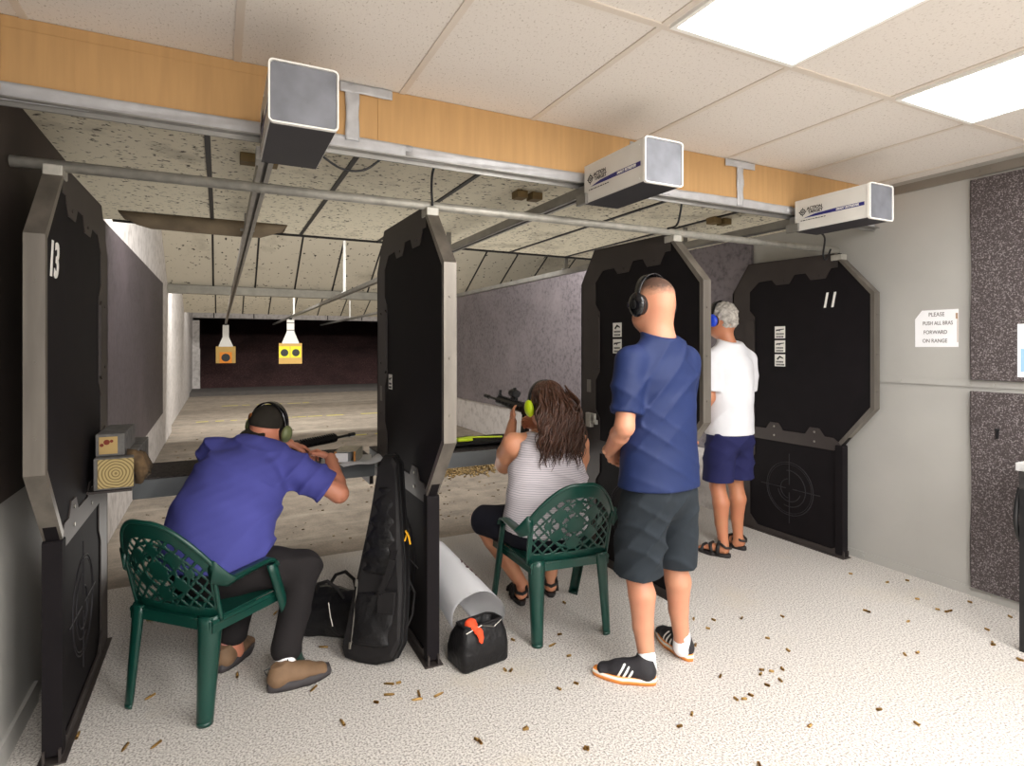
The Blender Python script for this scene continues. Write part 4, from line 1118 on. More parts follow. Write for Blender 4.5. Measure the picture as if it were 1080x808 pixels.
    obj('shorts', sd.mesh(), M['shorts_navy'], t)
    # curly grey hair
    sd = SDF(.0045); sd.mx = hm
    sd.ell((0, -.020, .036), (.084, .104, .094), k=.01); sd.ell((0, -.055, -.02), (.072, .058, .062), k=.03)
    def curls(X):
        q = X*95
        return (.0045*np.sin(q[..., 0]+1.7*np.sin(q[..., 2]*.6))*np.sin(q[..., 1]+1.3*np.sin(q[..., 0]*.7))*np.sin(q[..., 2]+1.1*np.sin(q[..., 1]*.8))*1.6).astype(np.float32)
    sd.func(curls); sd.cut((0, .05, .03), (0, 1, -.8), k=.01); sd.cut((0, 0, -.070), (0, 0, -1))
    obj('hair', sd.mesh(), M['hair_grey'], bd)
    for hl, to in SAN: shoe(t, W @ Vector((hl[0], hl[1], 0)), W @ Vector((to[0], to[1], 0)), 'sandal', .044)
    mf = muff(None, 'ear_defenders', Matrix.Translation(t.location) @ hm, 'blueplastic', 'black')
    tag(mf, 'blue ear defenders on the grey-haired man in white', 'ear defenders')
SAN = [((-.078, -.075, 0), (-.155, .150, 0)), ((.140, -.025, 0), (.135, .215, 0))]
man_in_white()

# ---------------------------------------------------------- seated man in violet-blue
def seated_man():
    O = Vector((.02, 2.95, 0)); t = thing('person', 'person in violet-blue T-shirt and black cap hunched over the left bench', 'person', O)
    W = Matrix.Translation(-O)
    side = Vector((.89, -.40, -.20)).normalized()
    hm = W @ head_frame((.235, 3.385, 1.060), 42, 2, 10, 1.05)
    spine = [(-.02, 2.97, .50), (0., 3.04, .66), (.07, 3.15, .82), (.15, 3.25, .93)]
    SL, SR = Vector((-.025, 3.36, .955)), Vector((.355, 3.15, .875))
    LA = [SL, Vector((.10, 3.60, .87)), Vector((.36, 3.61, .935))]; RA = [SR, Vector((.555, 3.11, .735)), Vector((.555, 3.375, .875))]
    sd = SDF(.008); sd.mx = W
    sd.tube(spine, [(.16, .12), (.19, .15), (.20, .14), (.15, .09)], side=side, k=.03)
    sd.tube([(.16, 3.26, .95), (.20, 3.31, .99), (.225, 3.355, 1.04)], [.068, .066, .062], k=.03)
    head_sdf(sd, hm)
    for A in (LA, RA):
        sd.tube([A[0], A[1]], [.055, .046], k=.02); sd.tube([A[1], A[1].lerp(A[2], .3), A[2]], [.046, .047, .031], k=.02)
    legs = (((.11, 2.90, .49), (.350, 2.885, .465), (.265, 2.80, .10)), ((-.12, 3.03, .50), (.16, 3.33, .485), (.055, 3.06, .10)))
    for hx, kn, an in legs: sd.tube([hx, kn], [.08, .06], k=.02); sd.tube([kn, an, (an[0]+.01, an[1]+.01, .05)], [.055, .040, .040], k=.02)
    h1 = hand_mesh(W @ LA[2], (.8, .25, -.25), (.1, .1, -1), -1, .45)
    h2 = hand_mesh(W @ RA[2], (-.5, .7, .30), (-.5, -.1, -.8), 1, .75)
    bd = obj('body', join([sd.mesh(), h1, h2], 'body'), M['skin_red'], t); eyes(bd, hm)
    sd = SDF(.008); sd.mx = W
    sd.tube([(-.03, 2.95, .44), (-.02, 2.98, .56), (.015, 3.06, .70), (.08, 3.16, .83), (.15, 3.25, .92)], [(.235, .20), (.245, .205), (.245, .19), (.228, .168), (.17, .10)], side=side, k=.03)
    sd.tube([SL+Vector((.03, -.02, -.01)), Vector((.165, 3.265, .955)), SR+Vector((-.03, .02, .0))], [.078, .095, .080], k=.06)
    for A in (LA, RA):
        e = A[0].lerp(A[1], .70); sd.tube([A[0], A[0].lerp(A[1], .4), e+(A[1]-A[0]).normalized()*.03], [.085, .085, (.088, .088)], k=.04)
    sd.func(creases(.014, 34, 2.2)); sd.func(folds(.003, 26, 22, 1.))
    for A in (LA, RA):
        e = A[0].lerp(A[1], .72); n = (A[1]-A[0]).normalized(); p_ = sd.P(e); nn = sd.V(n)
        def g(X, p_=p_, nn=nn):
            u = (X-p_); al = u@nn; rad = np.linalg.norm(u-al[..., None]*nn, axis=-1)
            return np.maximum(-al, np.maximum(rad-.12, al-.14))
        sd.ops.append(('sub', .004, g, None, None))
    sd.cut((-.03, 2.95, .485), (-.15, -.25, -1)); sd.tube([(.175, 3.285, .985), (.21, 3.335, 1.03), (.26, 3.42, 1.13)], [.069, .074, .10], k=.01, op='sub')
    obj('shirt', sd.mesh(), M['tee_violet'], t)
    sd = SDF(.008); sd.mx = W
    sd.tube([(-.01, 2.95, .53), (0., 2.96, .48)], [(.185, .14), (.195, .15)], side=side, k=.03)
    for hx, kn, an in legs:
        hx, kn, an = Vector(hx), Vector(kn), Vector(an)
        sd.tube([hx, hx.lerp(kn, .5), kn], [.105, .10, .080], k=.04); sd.tube([kn, kn.lerp(an, .5), an+Vector((0, 0, .045))], [.078, .074, (.070, .066)], k=.03)
    sd.func(creases(.012, 50, 5.))
    obj('trousers', sd.mesh(), M['pants'], t)
    shoe(t, W @ Vector((.185, 2.735, 0)), W @ Vector((.455, 2.775, 0)), 'suede', .052)
    shoe(t, W @ Vector((-.005, 2.99, 0)), W @ Vector((.14, 3.225, 0)), 'suede', .052)
    for x, y in ((.268, 2.79), (.045, 3.065)):
        sd = SDF(.005); sd.mx = W; sd.tube([(x-.01, y-.01, .06), (x, y, .15)], [.044, .044], k=.004); obj('sock', sd.mesh(), M['paper' if x > .2 else 'pink'], t)
    # cap worn backwards, with its opening showing hair
    c = bpy.data.objects.new('cap', None); C.objects.link(c); c.location = O
    tag(c, 'dark cap worn backwards by the seated man in violet-blue', 'cap')
    sd = SDF(.005); sd.mx = hm; sd.ell((0, -.014, .040), (.088, .108, .092), k=.01); sd.cut((0, 0, .018), (0, -.12, -1)); obj('crown', sd.mesh(), M['cap'], c)
    sd = SDF(.005); sd.mx = hm; sd.ell((0, -.128, -.020), (.074, .070, .008), ey=(0, 1, .75), k=.01); sd.cut((0, -.075, 0), (0, 1, 0)); obj('brim', sd.mesh(), M['cap'], c)
    sd = SDF(.005); sd.mx = hm; sd.ell((-.052, -.080, .058), (.030, .012, .028), ex=(.8, -.6, 0), k=.005); obj('emblem_patch', sd.mesh(), simple('orange_brown_patch', S(150, 86, 34), .8, 0, .3, 30), c)
    sd = SDF(.005); sd.mx = hm; sd.ell((0, -.050, -.030), (.074, .062, .058), k=.01); sd.func(folds(.002, 60, 60, 0)); obj('hair', sd.mesh(), simple('dark_blond_hair', S(92, 72, 52), .6, 0, .3, 30), bd)
    mf = muff(None, 'ear_defenders', Matrix.Translation(O) @ hm, 'olive', 'black', wide=1.0)
    tag(mf, 'olive-green ear defenders over the cap of the seated man in violet-blue', 'ear defenders')
    # wristwatch on the far wrist
    wp = LA[1].lerp(LA[2], .86); d = (LA[2]-LA[1]).normalized(); a, b_ = frame_for(d)
    bm = B(); tube(bm, [wp+(a*math.cos(2*PI*k/20)+b_*math.sin(2*PI*k/20))*.037 for k in range(21)], .005, 8); box(bm, tuple(wp+b_*.036-Vector((.014, .014, .005))), tuple(wp+b_*.036+Vector((.014, .014, .006))), bev=.003)
    tag(origin(obj('wristwatch', bm, M['zip'], None, True)), 'metal wristwatch on the far arm of the seated man in violet-blue', 'watch')
seated_man()

# ---------------------------------------------------------- seated woman
def seated_woman():
    O = Vector((1.62, 2.82, 0)); t = thing('person', 'seated person with long wavy brown hair and striped tank top aiming a rifle', 'person', O)
    W = Matrix.Translation(-O); side = Vector((.96, -.22, 0)).normalized()
    hm = W @ head_frame((1.655, 2.86, 1.172), 2, -4, -6, 1.02)
    spine = [(1.62, 2.80, .50), (1.62, 2.80, .66), (1.63, 2.80, .84), (1.645, 2.81, .96)]
    SL, SR = Vector((1.465, 2.90, .955)), Vector((1.80, 2.76, .955))
    LA = [SL, Vector((1.485, 3.055, .815)), Vector((1.62, 3.215, 1.035))]; RA = [SR, Vector((1.885, 2.90, .775)), Vector((1.70, 3.02, 1.02))]
    sd = SDF(.008); sd.mx = W
    sd.tube(spine, [(.20, .14), (.20, .14), (.195, .13), (.13, .075)], side=side, k=.03)
    sd.tube([(1.648, 2.81, .95), (1.66, 2.83, 1.03), (1.668, 2.85, 1.10)], [(.06, .052), (.05, .052), (.048, .05)], k=.03)
    sd.tube([SL, (1.645, 2.81, .985), SR], [.055, .058, .055], k=.04)
    head_sdf(sd, hm)
    for A in (LA, RA):
        sd.tube([A[0], A[0].lerp(A[1], .5), A[1]], [.066, .070, .054], k=.02); sd.tube([A[1], A[1].lerp(A[2], .3), A[2]], [.048, .045, .027], k=.02)
    legs = (((1.52, 2.84, .50), (1.375, 3.13, .485), (1.60, 3.05, .09)), ((1.73, 2.80, .50), (1.90, 3.16, .485), (1.80, 3.06, .09)))
    for hx, kn, an in legs:
        kn, an = Vector(kn), Vector(an)
        sd.tube([hx, kn], [.095, .066], k=.02); sd.tube([kn, kn.lerp(an, .3), an, an-Vector((0, 0, .045))], [.062, .062, .036, .036], k=.02)
    for hl, to in WSH:
        hl, to = W @ Vector(hl), W @ Vector(to); d = to-hl; old = sd.mx; sd.mx = Matrix.Identity(4)
        sd.tube([hl+d*.15+Vector((0, 0, .05)), hl+d*.5+Vector((0, 0, .046)), hl+d*.9+Vector((0, 0, .034))], [(.030, .026), (.034, .024), (.034, .012)], k=.02); sd.mx = old
    h1 = hand_mesh(W @ LA[2], (.25, .55, .75), (.75, .1, .25), 1, .45, .92)
    h2 = hand_mesh(W @ RA[2], (-.35, .8, .25), (-.9, -.1, 0), 1, .8, .92)
    bd = obj('body', join([sd.mesh(), h1, h2], 'body'), M['skin_pink'], t); eyes(bd, hm)
    # tank top
    sd = SDF(.007); sd.mx = W
    sd.tube([(1.62, 2.80, .46), (1.62, 2.80, .56), (1.62, 2.80, .68), (1.63, 2.80, .80), (1.637, 2.80, .90), (1.645, 2.81, .955)], [(.245, .180), (.245, .175), (.228, .165), (.222, .155), (.190, .132), (.14, .09)], side=side, k=.03)
    for s, A in ((-1, SL), (1, SR)):
        c = Vector((1.645, 2.81, .98)).lerp(A, .55); sd.tube([c+Vector((0, -.02, -.06)), c+Vector((0, 0, .03))], [(.034, .070), (.026, .066)], side=side, k=.03)
    sd.func(creases(.007, 60, 1.))
    for A in (SL, SR): sd.ell(tuple(A+(A-Vector((1.645, 2.81, .955))).normalized()*.035), (.072, .10, .11), k=.01, op='sub')
    for A in (SL, SR): pass
    sd.cut((1.62, 2.80, .505), (0, .15, -1))
    obj('tank_top', sd.mesh(), M['tank'], t)
    sd = SDF(.008); sd.mx = W
    sd.tube([(1.62, 2.80, .54), (1.62, 2.81, .50)], [(.235, .165), (.24, .170)], side=side, k=.03)
    for hx, kn, an in legs:
        hx, kn = Vector(hx), Vector(kn); sd.tube([hx, hx.lerp(kn, .5), hx.lerp(kn, .92)], [.112, .105, .088], k=.03)
    sd.func(creases(.005, 34, 5.)); obj('shorts', sd.mesh(), M['shorts_dark'], t)
    for hl, to in WSH: shoe(t, W @ Vector(hl), W @ Vector(to), 'sandal', .040)
    # long wavy hair: a core and many tapering locks
    sd = SDF(.005); sd.mx = hm; sd.ell((0, -.020, .036), (.090, .108, .096), k=.01); sd.ell((0, -.065, -.04), (.088, .060, .10), k=.03); sd.cut((0, .055, .02), (0, 1, -.45), k=.01)
    sd.mx = W; sd.tube([(1.672, 2.775, 1.13), (1.672, 2.71, 1.02), (1.672, 2.69, .92)], [(.105, .045), (.120, .040), (.085, .02)], side=side, k=.04); sd.func(folds(.004, 26, 60, 0))
    hc = sd.mesh()
    bm = B(); bm.from_mesh(hc); r = random.Random(11); sv = side; bk = Vector((-.22, -.96, 0)).normalized()
    cc = Vector((1.652-O.x, 2.745-O.y, 0))
    for i in range(250):
        u = r.uniform(-.97, .97); lay = r.random()
        st = hm @ Vector((.088*u*.98, -.055-.05*math.cos(u*1.4)+.02*lay-.03*(abs(u) > .85), .105-.16*abs(u)**1.5*lay-.03*r.random()))
        if i < 80:      # crown strands lying on the head from the parting down to the neck
            phi = r.uniform(-1.75, 1.75); w0 = r.uniform(0, 6); pts = []
            for k in range(13):
                th = .15+1.65*k/12; f_ = 1+.05*r.random()*.3+.02*math.sin(k*1.3+w0)
                a_ = phi+.05*math.sin(k*1.1+w0); pts.append(hm @ Vector((.091*math.sin(th)*math.sin(a_)*f_, -.020-.109*math.sin(th)*math.cos(a_)*f_, .036+.097*math.cos(th)*f_)))
            tube(bm, pts, [.004]+[.0065]*11+[.003], 6)
        L = r.uniform(.29, .41)*(1-.25*abs(u)**2) if r.random() < .8 else r.uniform(.2, .3)
        ph = r.uniform(0, 6); amp = r.uniform(.009, .019); fr = r.uniform(30, 48); pts = []; rad = []
        spread = u*.125+r.uniform(-.012, .012); lock = r.uniform(.0045, .0085)
        for k in range(19):
            q = k/18; z = st.z-L*q
            out = .045*math.sin(min(1, q*2.2)*PI*.5)+.02*lay*(1-q)
            base = Vector((st.x, st.y, 0)).lerp(cc+sv*spread+bk*(.045+.030*lay), min(1, q*2.4))
            p = base+bk*out*(1-.4*q)+sv*amp*math.sin(fr*z+ph)*min(1, q*3)+bk*amp*.8*math.cos(fr*z+ph)*min(1, q*3)
            pts.append(Vector((p.x, p.y, z))); rad.append(max(.0010, lock*(1-q**3)*(.6+.4*min(1, q*6))))
        tube(bm, pts, rad, 6)
    obj('long_hair', bm, M['hair_brown'], bd, True)
    mf = muff(None, 'ear_defenders', Matrix.Translation(O) @ hm, 'neon', 'black', wide=1.05, band='black')
    mf2 = mf; tag(mf, 'neon-yellow ear defenders with a black band on the long-haired woman', 'ear defenders')
WSH = [((1.565, 2.98, 0), (1.62, 3.20, 0)), ((1.77, 3.0, 0), (1.86, 3.20, 0))]
seated_woman()
CASINGS = [(0.69, 2.54, 0), (0.63, 2.48, 0), (0.58, 2.45, 1), (0.77, 2.44, 0), (0.77, 2.38, 0), (0.82, 2.37, 0), (1.06, 2.01, 1), (0.88, 2.03, 1), (1.22, 1.82, 1), (1.23, 1.81, 1), (1.18, 2.41, 1), (1.21, 2.41, 1), (1.41, 2.19, 1), (1.33, 2.17, 1), (1.47, 2.51, 0), (1.52, 2.39, 1), (1.59, 2.59, 1), (1.34, 2.64, 1), (1.8, 2.89, 1), (0.7, 2.54, 1), (2.32, 2.4, 1), (2.31, 2.3, 1), (2.42, 2.34, 1), (2.58, 2.3, 1), (2.79, 2.22, 1), (2.52, 2.07, 1), (2.5, 1.94, 1), (2.14, 2.2, 1), (2.25, 1.88, 1), (2.2, 1.86, 1), (2.28, 1.85, 1), (2.33, 1.84, 1), (2.25, 1.8, 1), (2.16, 1.8, 1), (2.04, 1.94, 1), (1.96, 1.79, 1), (2.0, 1.76, 1), (2.04, 1.76, 1), (1.71, 1.78, 1), (1.63, 1.75, 1), (2.07, 1.52, 1), (2.44, 1.46, 1), (2.47, 1.33, 1), (2.97, 1.66, 1), (3.04, 1.65, 1), (3.34, 1.86, 1), (3.65, 1.88, 1), (3.69, 1.83, 1), (3.28, 2.04, 1), (3.63, 1.63, 1), (3.48, 1.53, 1), (3.48, 1.52, 1), (3.91, 1.63, 1), (3.41, 1.39, 1), (1.73, 1.47, 1), (-0.25, 2.93, 0), (-0.31, 2.61, 0), (-0.2, 2.57, 0), (0.07, 2.91, 0), (0.38, 2.68, 0), (0.44, 2.35, 0), (0.88, 2.03, 1), (1.06, 2.01, 1), (-0.49, 2.73, 0), (3.93, 1.85, 1), (3.42, 1.4, 1), (3.27, 2.04, 1), (3.78, 2.23, 1), (3.68, 1.83, 1), (3.71, 2.43, 1), (3.93, 2.2, 1), (3.69, 2.01, 1), (-0.32, 3.72, 0), (0.48, 3.0, 0), (0.6, 2.85, 0), (0.27, 3.5, 0)]
# ================================================================== GREEN PLASTIC CHAIRS
def make_chair(label, loc, az):
    t = thing('plastic_armchair', label, 'chair', loc, -R(az), 'dark green plastic armchairs')
    def plan(s):
        """s -1..1 along the U-shaped shell: returns x, y at seat height and outward normal"""
        a = s*2.15; x = .262*math.sin(max(-PI/2, min(PI/2, a))); y = -.225-.055*math.cos(max(-PI/2, min(PI/2, a)))+.055
        if abs(a) > PI/2: y += (abs(a)-PI/2)*.62
        nx = math.sin(max(-PI/2, min(PI/2, a))); ny = -math.cos(max(-PI/2, min(PI/2, a)))
        return x, y, nx, ny
    def topz(s):
        u = abs(s)
        v = min(1, max(0, u-.06)/.66); return .818-.243*(1-math.cos(PI*v))/2
    def P3(s, z):
        x, y, nx, ny = plan(s); h = max(0, z-.40)
        lean = .34*h*max(0, math.cos(s*2.15*.8))
        flare = .22*h*abs(math.sin(s*2.0))
        return Vector((x*(1+flare*.75), y-lean, z))
    SB = .50
    # pierced back
    def hole(s, z):
        x = s/SB
        if abs(x) > .86 or z > topz(s)-.070 or z < .450: return False
        X = x*.25; Z = (z-.60)
        d = []
        for cx, cz, r in ((0, .0, .043), (0, -.105, .034), (-.078, .060, .030), (.078, .060, .030), (-.085, -.055, .030), (.085, -.055, .030), (0, .092, .028), (-.135, .0, .02), (.135, .0, .02)):
            d.append(math.hypot(X-cx, Z-cz)-r)
        if min(d) < 0: return False
        for cx, cz, r in ((0, .0, .075), (0, .0, .125)):
            if abs(math.hypot(X-cx, Z-cz)-r) < .0055: return False
        for a in (1, -1):
            v = (X+a*Z)/.060; 
            if abs(v-round(v)) < .105: return False
        return True
    ns, nz = 132, 76; bm = B(); grid = {}
    th = .005
    for i in range(ns+1):
        s = -SB+2*SB*i/ns
        for j in range(nz+1):
            z = .40+(topz(s)-.40)*j/nz; p = P3(s, z); grid[i, j] = (bm.verts.new(p), s, z)
    for i in range(ns):
        for j in range(nz):
            s = -SB+2*SB*(i+.5)/ns; z = .40+(topz(s)-.40)*(j+.5)/nz
            if hole(s, z): continue
            bm.faces.new([grid[i, j][0], grid[i+1, j][0], grid[i+1, j+1][0], grid[i, j+1][0]])
    bmesh.ops.delete(bm, geom=[v for v in bm.verts if not v.link_faces], context='VERTS')
    for f in bm.faces: f.smooth = True
    bmesh.ops.solidify(bm, geom=bm.faces[:], thickness=th)
    # rolled top edge
    tube(bm, [P3(-SB+2*SB*i/40, topz(-SB+2*SB*i/40)) for i in range(41)], .009, 8)
    for s in (-1, 1): tube(bm, [P3(s*SB*.97, .40+(topz(SB)-.40)*i/10) for i in range(11)], .009, 8)
    me_o = obj('backrest', bm, M['green'], t)
    for p in me_o.data.polygons: p.use_smooth = True
    md = me_o.data
    # seat
    bm = B(); n = 20; rings = []
    for j in range(n+1):
        v = j/n; y = -.235+.50*v; hw = .215+.035*v; r_ = []
        for i in range(15):
            u = i/14*2-1; z = .412-.014*(1-u*u)*math.sin(PI*min(1, v*1.1))-(.02*max(0, v-.88)/.12)
            r_.append(Vector((u*hw, y+.012*(1-u*u)*(1 if v > .5 else -1), z)))
        rings.append(r_+[p-Vector((0, 0, .007)) for p in r_[::-1]])
    loft(bm, rings)
    tube(bm, [(-.215, -.235, .395), (-.25, .262, .385)], .011, 8); tube(bm, [(.215, -.235, .395), (.25, .262, .385)], .011, 8)
    box(bm, (-.245, .250, .355), (.245, .258, .402)); box(bm, (-.21, -.240, .365), (.21, -.232, .402))
    for s in (-1, 1): bar(bm, (s*.218, -.235, .382), (s*.256, .26, .375), .006, .05)
    obj('seat', bm, M['green'], t, True)
    for o_ in t.children:
        if o_.name.startswith('seat'): o_.data.polygons.foreach_set('use_smooth', [False]*len(o_.data.polygons))
    # arms: a band from the shell forward, turning down into the front leg
    for s in (-1, 1):
        bm = B(); rings = []
        for i in range(25):
            q = i/24; ss = s*(.47+.40*q); p = P3(ss, topz(ss)); w = .022+.006*math.sin(PI*q)
            dr = .062*(1-q)**2+.020
            out = Vector((s, 0, 0))
            rings.append([p+Vector((0, 0, .008))-out*w*.8, p+Vector((0, 0, .008))+out*w, p+Vector((0, 0, .001))+out*(w+.004), p-Vector((0, 0, dr))+out*.004*1, p-Vector((0, 0, dr))-out*.002, p-Vector((0, 0, .002))-out*w*.8])
        e = P3(s*.87, topz(.87))
        for q in (.25, .5, .75, 1.):
            a = q*PI/2*.92; c = e+Vector((0, .045*math.sin(a), -.045*(1-math.cos(a)))); f = Vector((0, -math.sin(a), math.cos(a)))
            # keep a band section while turning downward
            w = .028; out = Vector((s, 0, 0)); rings.append([c+f*.008-out*w*.8, c+f*.008+out*w, c+f*.001+out*(w+.004), c-f*.020+out*.004, c-f*.020-out*.002, c-f*.002-out*w*.8])
        loft(bm, rings); obj('armrest', bm, M['green'], t, True)
    # legs: tapering angle sections
    def leg(top, foot, w0, w1, sx, sy, name='leg'):
        bm = B(); rings = []; n = 12
        for i in range(n+1):
            q = i/n; c = Vector(top).lerp(Vector(foot), q)+Vector((0, 0, 0)); w = w0+(w1-w0)*q**.8; k = .007
            arc = []
            for j in range(9):
                a = -.25*PI+j/8*.0+(j/8)*(PI*1.0)-PI*.25
                a = (j/8-.5)*PI*.95
                base = math.atan2(sy, sx)
                arc.append((a+base))
            outp = [c+Vector((math.cos(a)*w*.62-.45*w*math.cos(base), math.sin(a)*w*.62-.45*w*math.sin(base), 0)) for a in arc]
            inn = [c+Vector((math.cos(a)*(w*.62-k)-.45*w*math.cos(base), math.sin(a)*(w*.62-k)-.45*w*math.sin(base), 0)) for a in arc[::-1]]
            rings.append(outp+inn)
        loft(bm, rings)
        a, b_ = frame_for(Vector((0, 0, 1)))
        fc = Vector(foot); rr = w1*.62; bs = math.atan2(sy, sx)
        pts = [fc+Vector((math.cos(x)*rr-.45*w1*math.cos(bs), math.sin(x)*rr-.45*w1*math.sin(bs), 0)) for x in [bs-.475*PI+.95*PI*k/8 for k in range(9)]]
        loft(bm, [[p+Vector((0, 0, .016)) for p in pts], [p+Vector((0, 0, .0)) for p in pts]])
        obj(name, bm, M['green'], t, True)
    for s in (-1, 1):
        leg((s*.200, -.225, .42), (s*.207, -.262, 0), .080, .050, s, -1)
        e = P3(s*.87, topz(.87))
        leg((e.x, e.y+.045, e.z-.030), (s*.268, .252, 0), .062, .050, s, .6)
    return t
ch = make_chair('dark green plastic armchair at the left under the violet-blue shirt', (-.015, 2.925, 0), 45)
ch2 = copy_tree(ch); ch2.location = (1.640, 2.775, 0); ch2.rotation_euler = (0, 0, -R(6)); ch2['label'] = 'dark green plastic armchair under the long-haired person in the tank top'

# ================================================================== RIFLES
def rifle(label, loc, rot, length=.85, optic='reddot', grp=None):
    """local: +Y is muzzle direction, origin at receiver"""
    t = bpy.data.objects.new('rifle', None); C.objects.link(t); t.location = loc; t.rotation_euler = rot; tag(t, label, 'rifle')
    bm = B(); box(bm, (-.018, -.10, -.025), (.018, .11, .030), bev=.006); box(bm, (-.016, -.10, .030), (.016, .11, .038)); box(bm, (.018, -.03, .0), (.022, .06, .02))
    obj('receiver', bm, M['gun'], t)
    bm = B(); box(bm, (-.011, -.05, -.115), (.011, -.02, -.02), mat=Matrix.Rotation(R(-16), 4, 'X'), bev=.005); obj('grip', bm, M['gun'], t)
    bm = B(); tube(bm, [(0, -.02, -.028), (0, -.005, -.052), (0, .03, -.052), (0, .045, -.028)], .003, 6); obj('trigger_guard', bm, M['gun'], t)
    bm = B(); box(bm, (-.012, .045, -.16), (.012, .105, -.02), mat=Matrix.Rotation(R(6), 4, 'X'), bev=.004); obj('magazine', bm, M['gun'], t)
    bm = B(); n = 8
    rings = [[Vector((.024*math.cos(2*PI*(k+.5)/n), y, .008+.026*math.sin(2*PI*(k+.5)/n))) for k in range(n)] for y in (.11, .42)]
    loft(bm, rings)
    for i in range(15): box(bm, (-.011, .118+.020*i, .032), (.011, .128+.020*i, .041))
    for i in range(6):
        for s in (-1, 1): box(bm, (s*.022-.004, .14+.045*i, .0), (s*.022+.004, .165+.045*i, .014))
    obj('handguard', bm, M['gun'], t)
    bm = B(); tube(bm, [(0, .42, .010), (0, .56, .010)], .009, 12); tube(bm, [(0, .55, .010), (0, .60, .010)], .013, 12); obj('barrel', bm, M['gun'], t)
    bm = B(); tube(bm, [(0, -.10, .012), (0, -.20, .012)], .014, 12)
    loft(bm, [[Vector((-.016, y, z0)), Vector((.016, y, z0)), Vector((.016, y, z1)), Vector((-.016, y, z1))] for y, z0, z1 in ((-.15, -.03, .03), (-.19, -.05, .032), (-.27, -.10, .030), (-.285, -.105, .030))])
    obj('stock', bm, M['gun'], t)
    if optic == 'reddot':
        bm = B(); q = .17
        box(bm, (-.014, q+.03, .038), (.014, q+.075, .055), bev=.003); tube(bm, [(0, q+.02, .078), (0, q+.035, .078), (0, q+.075, .078), (0, q+.09, .078)], [.022, .025, .025, .022], 16); tube(bm, [(.02, q+.05, .078), (.036, q+.05, .078)], .010, 10); tube(bm, [(0, q+.05, .095), (0, q+.05, .112)], .009, 10); box(bm, (-.03, q+.02, .060), (-.02, q+.045, .1), bev=.003)
        obj('optic', bm, M['gun'], t)
        bm = B(); box(bm, (-.006, .395, .04), (.006, .405, .075)); box(bm, (-.01, .39, .036), (.01, .412, .046)); obj('front_sight', bm, M['gun'], t)
    elif optic == 'scope':
        bm = B(); tube(bm, [(0, -.10, .075), (0, -.06, .075), (0, -.04, .075), (0, .12, .075), (0, .15, .075), (0, .20, .075)], [.021, .021, .014, .014, .024, .024], 16); tube(bm, [(0, .04, .075), (0, .04, .10)], .011, 10); tube(bm, [(0, .04, .075), (.026, .04, .075)], .011, 10)
        for y in (-.02, .09): box(bm, (-.012, y, .036), (.012, y+.014, .066))
        obj('optic', bm, M['gun'], t)
    return t
rifle('black rifle with a round optic held up at the shoulder of the long-haired woman', (1.69, 3.075, 1.10), (R(4), 0, R(2))).scale = (1.1, 1.1, 1.1)
rifle('black rifle on the left bench under the hands of the violet-blue person', (.33, 3.60, .905), (0, R(20), R(-52)), optic='none')

# ================================================================== THINGS ON THE BENCHES
t = thing('ammunition_box', 'open cardboard ammunition box with pale printed sides on the left bench', 'box', (.70, 3.60, .808), R(-24))
bm = B(); w, l, h = .062, .10, .075
for lo, hi in (((-w, -l, 0), (w, l, .002)), ((-w, -l, 0), (-w+.002, l, h)), ((w-.002, -l, 0), (w, l, h)), ((-w, l-.002, 0), (w, l, h)), ((-w, -l, h-.002), (w, l, h))): box(bm, lo, hi)
obj('carton', bm, simple('printed_carton', S(186, 180, 164), .7, 0, .25, 30), t)
bm = B(); box(bm, (-w-.001, -l-.002, 0), (-w+.014, -l, h)); box(bm, (w-.012, -l-.002, 0), (w+.001, -l, h)); box(bm, (-w, -l-.0025, -.0), (w, -l, .008)); obj('opened_flap', bm, simple('kraft_edge', S(176, 122, 66), .8), t)
bm = B(); box(bm, (-w+.006, -l-.004, .012), (.018, l-.02, h-.010), bev=.002); obj('inner_tray', bm, M['paper'], t)
def sheet(name, c, w, l, rz, amp, seed, label, cat='sheet of paper', z=.8085, over=None):
    bm = B(); nx, ny = 12, 14; g = [[None]*(ny+1) for _ in range(nx+1)]
    rot = Matrix.Rotation(rz, 4, 'Z')
    for i in range(nx+1):
        for j in range(ny+1):
            u, v = i/nx, j/ny
            zz = amp*(math.sin(2.1*v*PI+seed)*.5+.5)*v*(.6+.4*math.sin(PI*u+seed))
            p = rot @ Vector(((u-.5)*w, (v-.5)*l, 0)); g[i][j] = bm.verts.new((c[0]+p.x, c[1]+p.y, z+zz))
    for i in range(nx):
        for j in range(ny): bm.faces.new((g[i][j], g[i+1][j], g[i+1][j+1], g[i][j+1]))
    bmesh.ops.solidify(bm, geom=bm.faces[:], thickness=.0008)
    o = obj(name, bm, M['paper'], None, True); tag(origin(o), label, cat); return o
sheet('paper_sheet', (.69, 3.62), .20, .30, R(-100), .016, 2.2, 'flat white paper sheet under the ammunition box on the left bench')
sheet('paper_sheet', (.745, 3.485), .13, .24, R(-84), .05, .3, 'white paper sheet curling off the bench end next to the middle shield', z=.812)
bm = B(); box(bm, (.12, 3.50, .808), (.52, 3.70, .845), bev=.012); box(bm, (.28, 3.52, .845), (.40, 3.66, .868), bev=.01); tag(origin(obj('rifle_rest', bm, simple('grey_rest_pad', S(96, 98, 102), .8), None)), 'grey padded rifle rest on the left bench', 'rifle rest')
